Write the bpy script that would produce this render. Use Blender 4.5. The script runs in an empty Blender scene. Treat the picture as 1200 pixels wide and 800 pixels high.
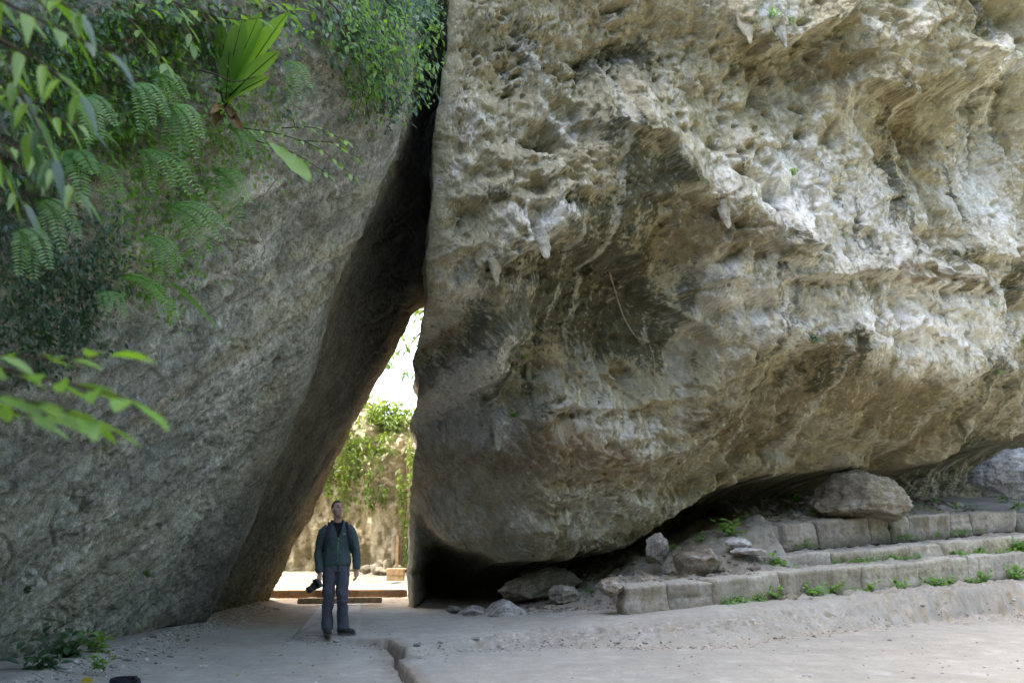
import bpy, bmesh, math, random, time
import numpy as np
from mathutils import Vector, Matrix

T0 = time.time()
random.seed(11)
R = math.radians
scene = bpy.context.scene
COL = scene.collection

# ------------------------------------------------------------------ camera
PITCH = R(9.96)
CAMZ = 1.6
cam_data = bpy.data.cameras.new('camera')
cam_data.lens = 35.0
cam_data.sensor_width = 36.0
cam_data.clip_start = 0.05
cam_data.clip_end = 3000
cam_data.dof.use_dof = True
cam_data.dof.focus_distance = 13.4
cam_data.dof.aperture_fstop = 1.7
view_cam = bpy.data.objects.new('view_camera', cam_data)
view_cam.location = (0, 0, CAMZ)
view_cam.rotation_euler = (math.pi / 2 + PITCH, 0, 0)
COL.objects.link(view_cam)
scene.camera = view_cam

# ------------------------------------------------------------------ sky and sun
SUN_EL, SUN_AZ = R(54), R(-93)          # azimuth clockwise from +Y
world = bpy.data.worlds.new('World')
scene.world = world
world.use_nodes = True
wn = world.node_tree
wn.nodes.clear()
w_out = wn.nodes.new('ShaderNodeOutputWorld')
w_bg = wn.nodes.new('ShaderNodeBackground')
w_sky = wn.nodes.new('ShaderNodeTexSky')
w_sky.sky_type = 'NISHITA'
w_sky.sun_disc = False
w_sky.sun_elevation = SUN_EL
w_sky.sun_rotation = SUN_AZ
w_sky.air_density = 0.7
w_sky.dust_density = 4.0
w_sky.ozone_density = 0.1
w_bg.inputs['Strength'].default_value = 0.13
wn.links.new(w_sky.outputs['Color'], w_bg.inputs['Color'])
wn.links.new(w_bg.outputs['Background'], w_out.inputs['Surface'])

sun_data = bpy.data.lights.new('sun', 'SUN')
sun_data.energy = 2.0
sun_data.angle = R(0.55)
sun_data.color = (1.0, 0.95, 0.86)
sun = bpy.data.objects.new('sun', sun_data)
sdir = Vector((math.sin(SUN_AZ) * math.cos(SUN_EL), math.cos(SUN_AZ) * math.cos(SUN_EL), math.sin(SUN_EL)))
sun.rotation_euler = sdir.to_track_quat('Z', 'Y').to_euler()
COL.objects.link(sun)

vs = scene.view_settings
vs.view_transform = 'Standard'
vs.look = 'None'
vs.gamma = 1.0
vs.use_curve_mapping = False
vs.exposure = 3.8
scene.cycles.max_bounces = 8
scene.cycles.diffuse_bounces = 2
scene.cycles.use_denoising = True
scene.cycles.use_adaptive_sampling = False
scene.cycles.denoising_input_passes = 'RGB_ALBEDO_NORMAL'
scene.cycles.denoising_prefilter = 'NONE'

# ------------------------------------------------------------------ pixel rays (photo is 1200 x 800) for measuring real positions
FPX = 35.0 / 36.0 * 1200
CP, SP = math.cos(PITCH), math.sin(PITCH)

def ray(px, py):
    cx, cy = (px - 600) / FPX, (400 - py) / FPX
    return np.array([cx, CP - cy * SP, SP + cy * CP])       # y component near 1

def at_z(px, py, z):
    d = ray(px, py)
    t = (z - CAMZ) / d[2]
    return Vector((d[0] * t, d[1] * t, z))

def at_y(px, py, y):
    d = ray(px, py)
    t = y / d[1]
    return Vector((d[0] * t, y, CAMZ + d[2] * t))

# ------------------------------------------------------------------ noise
_rs = np.random.RandomState(3)
_perm = np.concatenate([_rs.permutation(256)] * 3).astype(np.int32)
_ang = _rs.rand(256) * 2 * np.pi
_gx, _gy = np.cos(_ang).astype(np.float32), np.sin(_ang).astype(np.float32)
_rnd = _rs.rand(256).astype(np.float32)

def perlin(x, y, seed=0):
    x = np.asarray(x, np.float32); y = np.asarray(y, np.float32)
    xi = np.floor(x).astype(np.int32); yi = np.floor(y).astype(np.int32)
    xf = x - xi; yf = y - yi
    xi = (xi + seed * 37) & 255; yi = (yi + seed * 91) & 255
    u = xf * xf * xf * (xf * (xf * 6 - 15) + 10); v = yf * yf * yf * (yf * (yf * 6 - 15) + 10)
    def g(ix, iy, fx, fy):
        h = _perm[_perm[ix & 255] + (iy & 255)]
        return _gx[h] * fx + _gy[h] * fy
    a = g(xi, yi, xf, yf); b = g(xi + 1, yi, xf - 1, yf)
    c = g(xi, yi + 1, xf, yf - 1); d = g(xi + 1, yi + 1, xf - 1, yf - 1)
    return ((a + (b - a) * u) * (1 - v) + (c + (d - c) * u) * v) * 1.5

def fbm(x, y, oct=5, seed=0, gain=0.5, lac=2.03):
    s, a, n = 0, 1.0, 0.0
    for o in range(oct):
        s = s + a * perlin(x, y, seed + o); n += a
        a *= gain; x = x * lac + 5.2; y = y * lac + 1.7
    return s / n

def ridged(x, y, oct=4, seed=0, gain=0.5):
    s, a, n = 0, 1.0, 0.0
    for o in range(oct):
        s = s + a * (1 - np.abs(perlin(x, y, seed + o)) * 1.6); n += a
        a *= gain; x = x * 2.07 + 3.1; y = y * 2.07 + 8.7
    return s / n

def worley(x, y, seed=0):
    x = np.asarray(x, np.float32); y = np.asarray(y, np.float32)
    xi = np.floor(x).astype(np.int32); yi = np.floor(y).astype(np.int32)
    best = np.full(x.shape, 9.0, np.float32)
    for dx in (-1, 0, 1):
        for dy in (-1, 0, 1):
            h = _perm[_perm[(xi + dx + seed * 17) & 255] + ((yi + dy + seed * 29) & 255)]
            px = xi + dx + _rnd[h]; py = yi + dy + _rnd[(h * 7 + 13) & 255]
            best = np.minimum(best, (px - x) ** 2 + (py - y) ** 2)
    return np.sqrt(best)

def sst(a, b, x):
    t = np.clip((x - a) / (b - a), 0, 1)
    return t * t * (3 - 2 * t)

# ------------------------------------------------------------------ materials
MATS = {}

def nodes_of(name):
    m = bpy.data.materials.new(name)
    m.use_nodes = True
    nt = m.node_tree
    return m, nt, nt.nodes['Principled BSDF']

def rock_material(name, grain=14.0, bump=0.5, rough=0.92, vary=0.35, dist=0.02, use_attr=True, color=(0.3, 0.27, 0.2)):
    """stone: colour from the stain attribute (or flat), fine mineral grain and fine relief from noise"""
    m, nt, b = nodes_of(name)
    N, L = nt.nodes.new, nt.links.new
    tc = N('ShaderNodeTexCoord')
    if use_attr:
        at = N('ShaderNodeAttribute'); at.attribute_name = 'col'; src = at.outputs['Color']
    else:
        rgb = N('ShaderNodeRGB'); rgb.outputs[0].default_value = (*color, 1); src = rgb.outputs[0]
    n1 = N('ShaderNodeTexNoise'); n1.inputs['Scale'].default_value = grain; n1.inputs['Detail'].default_value = 8
    n1.inputs['Roughness'].default_value = 0.7
    n2 = N('ShaderNodeTexNoise'); n2.inputs['Scale'].default_value = grain * 0.17; n2.inputs['Detail'].default_value = 5
    L(tc.outputs['Object'], n1.inputs['Vector']); L(tc.outputs['Object'], n2.inputs['Vector'])
    mr = N('ShaderNodeMapRange'); mr.inputs['From Min'].default_value = 0.3; mr.inputs['From Max'].default_value = 0.7
    mr.inputs['To Min'].default_value = 1 - vary; mr.inputs['To Max'].default_value = 1 + vary
    L(n1.outputs['Fac'], mr.inputs['Value'])
    mr2 = N('ShaderNodeMapRange'); mr2.inputs['From Min'].default_value = 0.3; mr2.inputs['From Max'].default_value = 0.7
    mr2.inputs['To Min'].default_value = 1 - vary * 0.6; mr2.inputs['To Max'].default_value = 1 + vary * 0.6
    L(n2.outputs['Fac'], mr2.inputs['Value'])
    mul = N('ShaderNodeMath'); mul.operation = 'MULTIPLY'
    L(mr.outputs[0], mul.inputs[0]); L(mr2.outputs[0], mul.inputs[1])
    nf = N('ShaderNodeTexNoise'); nf.inputs['Scale'].default_value = grain * 4.5; nf.inputs['Detail'].default_value = 4; nf.inputs['Roughness'].default_value = 0.6
    L(tc.outputs['Object'], nf.inputs['Vector'])
    mf = N('ShaderNodeMapRange'); mf.inputs['From Min'].default_value = 0.32; mf.inputs['From Max'].default_value = 0.68
    mf.inputs['To Min'].default_value = 1 - vary * 0.9; mf.inputs['To Max'].default_value = 1 + vary * 0.9
    L(nf.outputs['Fac'], mf.inputs['Value'])
    mul2 = N('ShaderNodeMath'); mul2.operation = 'MULTIPLY'; L(mul.outputs[0], mul2.inputs[0]); L(mf.outputs[0], mul2.inputs[1])
    vm = N('ShaderNodeVectorMath'); vm.operation = 'SCALE'
    L(src, vm.inputs[0]); L(mul2.outputs[0], vm.inputs['Scale'])
    L(vm.outputs[0], b.inputs['Base Color'])
    b.inputs['Roughness'].default_value = rough
    b.inputs['Specular IOR Level'].default_value = 0.18
    n3 = N('ShaderNodeTexNoise'); n3.inputs['Scale'].default_value = grain * 2.3; n3.inputs['Detail'].default_value = 6
    n3.inputs['Roughness'].default_value = 0.75
    L(tc.outputs['Object'], n3.inputs['Vector'])
    bp = N('ShaderNodeBump'); bp.inputs['Strength'].default_value = bump; bp.inputs['Distance'].default_value = dist
    L(n3.outputs['Fac'], bp.inputs['Height']); L(bp.outputs['Normal'], b.inputs['Normal'])
    MATS[name] = m
    return m

def leaf_material(name, c1, c2, trans=0.45, gloss=0.35, scale=3.0):
    m = bpy.data.materials.new(name); m.use_nodes = True
    nt = m.node_tree; nt.nodes.clear()
    N, L = nt.nodes.new, nt.links.new
    out = N('ShaderNodeOutputMaterial')
    geo = N('ShaderNodeNewGeometry'); oi = N('ShaderNodeObjectInfo')
    tc = N('ShaderNodeTexCoord')
    nz = N('ShaderNodeTexNoise'); nz.inputs['Scale'].default_value = scale; nz.inputs['Detail'].default_value = 3
    L(tc.outputs['Object'], nz.inputs['Vector'])
    ad = N('ShaderNodeMath'); ad.operation = 'ADD'
    L(geo.outputs['Random Per Island'], ad.inputs[0]); L(nz.outputs['Fac'], ad.inputs[1])
    a2 = N('ShaderNodeMath'); a2.operation = 'MULTIPLY_ADD'; a2.inputs[1].default_value = 0.6; a2.inputs[2].default_value = -0.2
    L(ad.outputs[0], a2.inputs[0])
    a3 = N('ShaderNodeMath'); a3.operation = 'ADD'
    s3 = N('ShaderNodeMath'); s3.operation = 'MULTIPLY_ADD'; s3.inputs[1].default_value = 0.4; s3.inputs[2].default_value = -0.2
    L(oi.outputs['Random'], s3.inputs[0]); L(a2.outputs[0], a3.inputs[0]); L(s3.outputs[0], a3.inputs[1])
    mx = N('ShaderNodeMix'); mx.data_type = 'RGBA'
    mx.inputs['A'].default_value = (*c1, 1); mx.inputs['B'].default_value = (*c2, 1)
    L(a3.outputs[0], mx.inputs['Factor'])
    d = N('ShaderNodeBsdfDiffuse'); t = N('ShaderNodeBsdfTranslucent'); g = N('ShaderNodeBsdfGlossy')
    g.inputs['Roughness'].default_value = 0.5
    L(mx.outputs['Result'], d.inputs['Color'])
    hs = N('ShaderNodeHueSaturation'); hs.inputs['Hue'].default_value = 0.485; hs.inputs['Saturation'].default_value = 1.1; hs.inputs['Value'].default_value = 1.5
    L(mx.outputs['Result'], hs.inputs['Color']); L(hs.outputs['Color'], t.inputs['Color'])
    m1 = N('ShaderNodeMixShader'); m1.inputs['Fac'].default_value = trans
    L(d.outputs[0], m1.inputs[1]); L(t.outputs[0], m1.inputs[2])
    m2 = N('ShaderNodeMixShader'); m2.inputs['Fac'].default_value = gloss * .16
    L(m1.outputs[0], m2.inputs[1]); L(g.outputs[0], m2.inputs[2])
    L(m2.outputs[0], out.inputs['Surface'])
    MATS[name] = m
    return m

def plain_material(name, color, rough=0.7, metal=0.0, grain=30.0, vary=0.2, bump=0.15, bdist=0.004, spec=0.3):
    m, nt, b = nodes_of(name)
    N, L = nt.nodes.new, nt.links.new
    tc = N('ShaderNodeTexCoord')
    n = N('ShaderNodeTexNoise'); n.inputs['Scale'].default_value = grain; n.inputs['Detail'].default_value = 5
    L(tc.outputs['Object'], n.inputs['Vector'])
    mr = N('ShaderNodeMapRange'); mr.inputs['From Min'].default_value = 0.3; mr.inputs['From Max'].default_value = 0.7
    mr.inputs['To Min'].default_value = 1 - vary; mr.inputs['To Max'].default_value = 1 + vary
    L(n.outputs['Fac'], mr.inputs['Value'])
    vm = N('ShaderNodeVectorMath'); vm.operation = 'SCALE'; vm.inputs[0].default_value = color
    L(mr.outputs[0], vm.inputs['Scale']); L(vm.outputs[0], b.inputs['Base Color'])
    b.inputs['Roughness'].default_value = rough; b.inputs['Metallic'].default_value = metal
    b.inputs['Specular IOR Level'].default_value = spec
    bp = N('ShaderNodeBump'); bp.inputs['Strength'].default_value = bump; bp.inputs['Distance'].default_value = bdist
    L(n.outputs['Fac'], bp.inputs['Height']); L(bp.outputs['Normal'], b.inputs['Normal'])
    MATS[name] = m
    return m

rock_material('limestone', grain=11, bump=0.85, vary=0.22, dist=0.03)
rock_material('slab_stone', grain=16, bump=0.6, vary=0.45, dist=0.02)
rock_material('earth', grain=18, bump=0.28, vary=0.11, dist=0.008)
rock_material('boulder_stone', grain=11, bump=0.6, vary=0.4, dist=0.02)
rock_material('block_stone', grain=14, bump=0.5, vary=0.28, dist=0.012)
rock_material('cliff_stone', grain=5, bump=0.5, vary=0.3, dist=0.04)

# ------------------------------------------------------------------ mesh helpers
def link(o, parent=None):
    COL.objects.link(o)
    if parent is not None:
        o.parent = parent
    return o

def mesh_obj(name, verts, faces, mat, parent=None, cols=None, smooth=True):
    me = bpy.data.meshes.new(name)
    verts = np.asarray(verts, np.float32)
    if isinstance(faces, np.ndarray):
        k = faces.shape[1]; nf = len(faces)
        me.vertices.add(len(verts)); me.vertices.foreach_set('co', verts.ravel())
        me.loops.add(nf * k); me.loops.foreach_set('vertex_index', faces.astype(np.int32).ravel())
        me.polygons.add(nf)
        me.polygons.foreach_set('loop_start', np.arange(0, nf * k, k, dtype=np.int32))
        me.update(calc_edges=True)
    else:
        me.from_pydata([tuple(v) for v in verts], [], faces)
    me.polygons.foreach_set('use_smooth', np.full(len(me.polygons), smooth))
    if cols is not None:
        ca = me.color_attributes.new('col', 'FLOAT_COLOR', 'POINT')
        c4 = np.ones((len(verts), 4), np.float32); c4[:, :3] = cols
        ca.data.foreach_set('color', c4.ravel())
    me.materials.append(MATS[mat] if isinstance(mat, str) else mat)
    me.update()
    return link(bpy.data.objects.new(name, me), parent)

def tag(o, label=None, cat=None, group=None, kind=None):
    if label: o['label'] = label
    if cat: o['category'] = cat
    if group: o['group'] = group
    if kind: o['kind'] = kind
    return o

def empty(name, loc=(0, 0, 0), rz=0.0):
    o = bpy.data.objects.new(name, None)
    o.empty_display_size = 0.1
    o.location = loc; o.rotation_euler = (0, 0, rz)
    return link(o)

def grid_faces(nr, nc):
    i = np.arange(nr - 1)[:, None] * nc + np.arange(nc - 1)[None, :]
    return np.stack([i, i + 1, i + nc + 1, i + nc], -1).reshape(-1, 4)

def blobs(A, Z, lst, conv, wx=0.0, wz=0.0):
    """sum of soft elliptical patches; each entry px,py,rx,ry,rot,amp (photo pixels turned into face metres by conv)"""
    out = np.zeros(A.shape, np.float32)
    for (px, py, rx, ry, rot, amp) in lst:
        a0, z0, s = conv(px, py)
        c, s_ = math.cos(R(rot)), math.sin(R(rot))
        dx, dz = A - a0 + wx, Z - z0 + wz
        u = (dx * c + dz * s_) / (rx * s); v = (-dx * s_ + dz * c) / (ry * s)
        out += amp * np.exp(-(u * u + v * v))
    return out

# ================================================================== THE OVERHANGING ROCK
FA = R(29)
EX, EY = math.cos(FA), math.sin(FA)          # along the face
NX, NY = EY, -EX                             # out of the face, towards the camera
P0X, P0Y = -1.12, 13.3
TILT, TZ = .05, 5.0                         # the face leans out towards the viewer as it rises

def face_az(px, py, h=0.0):
    d = ray(px, py)
    t = (h + P0X * NX + P0Y * NY + TILT * (CAMZ - TZ)) / (d[0] * NX + d[1] * NY - TILT * d[2])
    x, y, z = d[0] * t, d[1] * t, CAMZ + d[2] * t
    return (x - P0X) * EX + (y - P0Y) * EY, z, t / FPX        # along, up, metres per pixel

def cutback(px, py):
    """how far the lower part of the face lies behind the upper part"""
    s = -1.6 * min(1, max(0, (py - 330) / 270)) * (.75 + .25 * min(1, max(0, (900 - px) / 200)))
    return s - 2.3 * min(1, max(0, (600 - px) / 115)) * min(1, max(0, (py - 330) / 170))

def face_conv(px, py):
    a, z, s = face_az(px, py, cutback(px, py))
    return a, z, s

CTRL = [(530,0,-.1),(620,0,0),(700,0,.0),(850,0,.45),(930,0,.45),(1000,0,.35),(1190,0,0),(1300,0,0),
 (600,-150,0),(900,-150,.3),(1200,-150,.3),
 (520,100,-.1),(600,100,.05),(700,80,-.25),(800,110,.0),(890,95,-.1),(930,90,.05),(1000,60,.45),(1100,70,.6),(1190,60,.1),(1300,100,0),
 (515,180,0),(640,150,.05),(740,140,.3),(850,180,.2),(960,170,.3),(1045,150,-.55),(1120,160,-.6),(1190,190,-.2),
 (505,270,0),(600,255,.2),(700,250,.15),(800,240,.4),(880,250,.55),(1000,280,.25),(1100,290,.2),(1190,300,.2),(1300,300,0),
 (497,340,-.1),(555,330,0.1),(640,345,-.35),(700,345,-.95),(760,345,-.75),(830,330,.1),(900,330,.5),(1000,345,.35),(1100,350,.45),(1190,380,.4),
 (488,420,-.5),(530,400,-.1),(560,430,.15),(620,420,-.4),(700,410,-.7),(765,430,-.55),(830,420,.15),(900,420,.5),(1000,420,.85),(1100,420,.85),(1190,430,.7),(1300,430,.4),
 (485,500,-.3),(530,500,-.1),(583,500,.1),(650,490,.3),(740,500,.4),(820,490,.35),(900,490,.1),(1000,480,.45),(1100,480,.4),(1190,480,.1),
 (482,570,-.3),(540,580,-.1),(600,580,.05),(680,590,.45),(760,570,.2),(850,545,-.45),(950,530,-.5),(1040,525,-.4),(1120,515,-.2),(1200,500,-.5),
 (482,640,-.4),(540,640,-.2),(600,640,-.1),(690,635,.2),(740,620,0),(850,620,-.8),(1000,620,-1),(1200,600,-1)]
CTRL = [(px, py, h + cutback(px, py)) for px, py, h in CTRL]
_c = np.array([(*face_az(px, py, h)[:2], h) for px, py, h in CTRL])

def _rbf_fit(P, v, lam=0.02):
    r = np.sqrt(((P[:, None] - P[None]) ** 2).sum(-1) + 0.04)
    return np.linalg.solve(r - lam * np.eye(len(P)), v - v.mean()), v.mean()
_w, _vm = _rbf_fit(_c[:, :2], _c[:, 2])

def rock_base(A, Z):
    out = np.full(A.shape, _vm, np.float32)
    for (a0, z0, _), w in zip(_c, _w):
        out += (w * np.sqrt((A - a0) ** 2 + (Z - z0) ** 2 + 0.04)).astype(np.float32)
    return out

def poly_az(pts):
    q = np.array([face_az(p[0], p[1], p[2] + cutback(p[0], p[1]))[:2] for p in pts]); return q[np.argsort(q[:, 0])]

EDGE_L = [(525,0,0),(522,60,0),(515,110,0),(507,160,0),(505,230,0),(502,280,-.05),(499,330,-.25),(494,370,-.3),(489,430,-.5),(486,500,-.4),(483,570,-.4),(480,640,-.4),(479,720,-.4)]
_el = np.array([face_az(p[0], p[1], p[2] * .6 + cutback(p[0], p[1]))[:2] for p in EDGE_L]); _el = _el[np.argsort(_el[:, 1])]
BOTTOM = poly_az([(440,600,-.4),(482,596,-.4),(500,614,-.3),(540,638,-.2),(600,656,-.1),(650,652,.2),(700,642,.2),(735,640,.1),(765,622,0),(800,597,-.2),(850,566,-.4),(900,550,-.5),(925,552,-.4),(1000,546,-.3),(1040,546,-.3),(1075,540,-.4),(1110,540,-.4),(1140,518,-.5),(1200,505,-.6),(1300,490,-.6)])

LEDGES = [  # polyline (photo px, h guess), amount, decay upwards, tooth size
 ([(545,300,.2),(575,318,.2),(600,292,.2),(640,285,.1),(690,287,0),(740,294,0),(780,330,0),(810,370,.1),(850,425,.2)], .42, .75, .16),
 ([(705,140,.3),(735,168,.3),(760,165,.3),(790,205,.3),(812,236,.4),(850,262,.5),(885,272,.5)], .34, .6, .14),
 ([(895,332,.4),(1000,324,.3),(1100,332,.4),(1185,340,.4)], .26, .7, .07),
 ([(850,10,.4),(875,48,.4),(905,58,.4),(930,55,.4),(960,30,.4),(1010,0,.4)], .42, .5, .16),
 ([(985,118,.3),(1010,98,.4),(1050,108,.5),(1090,104,.5),(1150,96,.3),(1200,90,.2)], .5, .55, .16),
 ([(835,445,.3),(880,432,.4),(925,404,.5),(965,410,.6),(1005,440,.7)], .2, .45, .06),
 ([(505,420,-.3),(545,480,0),(576,522,.1),(598,480,.1),(605,420,0)], .28, .9, .08),
 ([(830,300,.4),(870,290,.5),(895,285,.5),(935,305,.4)], .22, .5, .12),
 ([(620,500,.3),(700,480,.3),(770,470,.3),(840,455,.3)], .14, .4, .1),
 ([(560,600,.0),(640,560,.2),(720,555,.4),(800,520,.3)], .16, .4, .1),
 ([(890,522,-.2),(930,530,-.3),(985,515,-.2),(1045,520,-.2),(1085,500,-.1)], .22, .35, .14),
 ([(1030,235,.1),(1080,200,-.2),(1130,215,-.1)], .18, .5, .06),
 ([(1140,310,.2),(1170,300,.2),(1215,330,.2)], .2, .4, .1),
 ([(510,250,.1),(560,235,.1),(640,245,.2),(700,232,.2)], .13, .3, .1),
 ([(510,185,.1),(560,190,.1),(620,196,.1),(690,180,.1)], .1, .3, .08),
]
HOLES = [(640,176,26,9,4,-.4),(858,213,24,7,0,-.4),(742,55,18,13,30,-.35),(700,62,22,9,40,-.3),(685,85,8,6,0,-.25),(1003,80,7,12,10,-.3),
 (940,70,6,10,0,-.3),(928,163,7,5,0,-.3),(1150,110,15,12,0,-.4),(903,91,6,5,0,-.3),(948,99,6,4,0,-.3),(660,20,8,6,0,-.2),(640,60,6,10,20,-.2),(725,10,14,6,0,-.25),(1060,110,20,8,0,-.3),
 (1112,276,9,4,0,-.22),(1040,352,20,5,0,-.12),(1028,430,12,5,0,-.14),(1070,400,14,5,0,-.1),(1180,365,20,10,20,-.3),(745,438,18,12,0,-.5),(520,430,10,30,0,-.1),
 (960,545,20,8,0,-.2),(870,300,16,9,0,-.25),(640,600,30,8,20,-.15),(1130,310,30,6,0,-.15),(930,470,20,8,0,-.12),(1195,10,46,36,0,-1.3),(872,545,14,14,0,-.7),(905,520,24,12,0,-.4),(1062,540,16,14,0,-.6),(1140,545,14,20,0,-.8),(1075,150,24,18,0,-.35),(820,570,30,14,0,-.5)]
LUMPS = [(1125,80,24,22,0,.5),(1160,65,14,26,0,.35),(1055,115,9,14,0,.28),(935,210,10,50,5,.16),(845,210,30,26,0,.2),(800,190,26,22,-20,.2),(740,110,40,18,0,.14),
 (930,545,30,16,0,.42),(1000,540,40,16,0,.48),(1105,520,28,26,0,.42),(845,545,14,12,0,.35),(985,415,30,14,0,.15),(690,540,50,24,-10,.14),(580,285,22,26,0,.25),(640,270,30,14,0,.2),
 (905,300,22,18,0,.2),(560,460,20,50,10,.15),(1080,440,60,20,0,.14),(870,400,26,22,0,.14),(740,590,30,18,0,.2),(610,620,40,14,0,.2),(1170,260,18,40,0,.16)]

def drip_teeth(a, size, seed):
    n = np.abs(perlin(a * 2.3, a * 0 + seed * 3.3, seed)) * 1.4
    m = np.abs(perlin(a * 6.3, a * 0 + seed * 1.7, seed + 1))
    return (0.5 - n) * size + (0.3 - m) * size * 0.3

def droop(A, Z, f, seed, c=.55, oct=4, gain=.5):
    """lumps with long upper slopes and steep undersides, as dripping water builds them"""
    n = fbm(A * f, Z * f, 3, seed)
    n = fbm(A * f, Z * f + c * n, 3, seed)
    return fbm(A * f, Z * f + c * n, oct, seed, gain)

def rock_height(A, Z):
    wa = 0.22 * fbm(A * .9, Z * .9, 4, 1); wz = 0.22 * fbm(A * .9 + 7, Z * .9, 4, 2)
    H = rock_base(A + wa * .6, Z + wz * .6)
    Aw, Zw = A + wa, Z + wz
    for k, (pts, amp, L, tooth) in enumerate(LEDGES):
        q = poly_az(pts)
        zl = np.interp(Aw, q[:, 0], q[:, 1]).astype(np.float32) + drip_teeth(Aw, tooth, 20 + k) * (.6 + .8 * perlin(A * 2, Z * 2, 20 + k))
        t = Zw - zl
        span = q[-1, 0] - q[0, 0]
        ends = sst(q[0, 0] - .1, q[0, 0] + span * .18, Aw) * (1 - sst(q[-1, 0] - span * .18, q[-1, 0] + .1, Aw))
        H += 1.0 * amp * np.exp(-np.maximum(t, 0) / L) * sst(-.09, .03, t) * ends
    H += blobs(A, Z, LUMPS, face_conv, wa * .5, wz * .5)
    H += blobs(A, Z, HOLES, face_conv, wa * .35, wz * .35)
    pk = worley(Aw * .95 + 3, Zw * 1.35, 12); pm = sst(.0, .35, fbm(A * .7, Z * .7, 2, 91))
    H -= .27 * pm * (1 - sst(.12, .40, pk))
    pk = worley(Aw * 2.3 + 9, Zw * 3.2, 14); pm = sst(-.05, .3, fbm(A * 1.1, Z * 1.1, 2, 95))
    H -= .13 * pm * (1 - sst(.10, .36, pk))
    # broad rolling relief, lips that hang like shingles, water flutes
    H += .22 * fbm(A * .55, Z * .7, 3, 5)
    m1 = sst(-.15, .35, fbm(A * .35, Z * .35, 2, 8))
    u = Z * 1.15 + 1.5 * fbm(A * .55, Z * .3, 3, 11)
    f = u - np.floor(u)
    H += .17 * m1 * (np.exp(-f * 3.2) * sst(0, .10, f))
    A0_, Z0_ = A, Z
    Aw = Aw + .4 * H; Zw = Zw + .9 * H; A = A + .4 * H; Z = Z + .9 * H
    m2 = sst(-.3, .3, fbm(A * .5, Z * .5, 2, 18))
    SMO = np.clip(blobs(A0_, Z0_, [(800,190,70,60,0,.9),(880,240,60,70,0,.8),(1080,400,120,40,0,.6),(560,450,30,70,0,.9),(830,350,50,50,0,.8),(960,130,70,50,0,.8),(1100,180,70,50,0,.6),(740,150,60,40,0,.6),(1000,470,120,30,0,.7),(600,200,60,30,0,.5),(1150,250,50,80,0,.5)], face_conv) + .9 * fbm(A * .45, Z * .45, 3, 19), 0, 1)
    K = 1.25 - 1.0 * SMO
    u = Zw * 3.3 + 2.2 * fbm(Aw * 1.3, Zw * .8, 4, 21)
    f = u - np.floor(u)
    H += .05 * m2 * (np.exp(-f * 2.6) * sst(0, .14, f))
    # flaky, slanting surface on the low belly
    belly = np.clip(blobs(A0_, Z0_, [(690,520,140,80,-15,1.3),(540,540,70,90,0,1.2),(640,620,120,40,0,1)], face_conv), 0, 1)
    us = Zw * .9 + Aw * .4; ut = Aw * .9 - Zw * .4
    H += belly * .18 * (ridged(ut * 1.7 + .8 * wa, us * 4.2, 4, 31, .6) - .5)
    H += belly * .05 * droop(ut * .6, us, 9, 36, .8)
    fl = np.clip(blobs(A0_, Z0_, [(1040,230,140,90,0,1.0),(920,230,50,110,0,1),(1080,380,150,70,0,.7),(560,430,45,100,0,1),(800,170,60,80,0,.6),(590,300,60,40,0,.8)], face_conv), 0, 1)
    H += fl * .09 * (ridged(Aw * 2.1, Zw * .38, 3, 41) - .5)
    H += .27 * droop(A0_, Z0_, .85, 51, .9)
    H += .17 * (.45 + .55 * K) * droop(Aw, Zw, 2.1, 251, .8)
    H += .085 * K * droop(Aw, Zw, 5.2, 261, .7, 5, .65)
    H += .03 * (ridged(Aw * 2.6, Zw * 3.2, 4, 55, .55) - .55)
    # solution pits
    pitm = np.clip(blobs(A0_, Z0_, [(590,60,90,70,0,1.2),(740,60,110,60,0,1.0),(560,240,70,60,0,.7),(900,110,90,50,0,.7),(700,230,80,40,0,.8)], face_conv), 0, 1) * sst(-.2, .3, fbm(A * 1.2, Z * 1.2, 3, 61))
    w1 = worley(Aw * 3.2, Zw * 4.4, 2)
    H -= pitm * .2 * (1 - sst(.08, .28, w1))
    w2 = worley(Aw * 9, Zw * 12, 4)
    H -= (.35 + .9 * pitm) * .07 * (1 - sst(.06, .24, w2)) * sst(-.1, .2, perlin(A * 2.3, Z * 2.3, 66))
    w3 = worley(Aw * 21, Zw * 27, 6)
    H -= .035 * K * (1 - sst(.08, .30, w3)) * sst(-.2, .2, perlin(A * 1.4, Z * 1.4, 67))
    H += .028 * (.25 + .75 * K) * fbm(Aw * 11, Zw * 14, 5, 71, .72)
    # underside: the rock is cut back below its lower lip
    A, Z = A0_, Z0_; Aw = A + wa
    zb = np.interp(Aw, BOTTOM[:, 0], BOTTOM[:, 1]).astype(np.float32) + drip_teeth(Aw, .12, 3) - .05
    t = zb - Z
    return H, 3.6 * (1 - np.exp(-np.maximum(t, 0) / .26)) * sst(-.04, .10, t)

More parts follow.
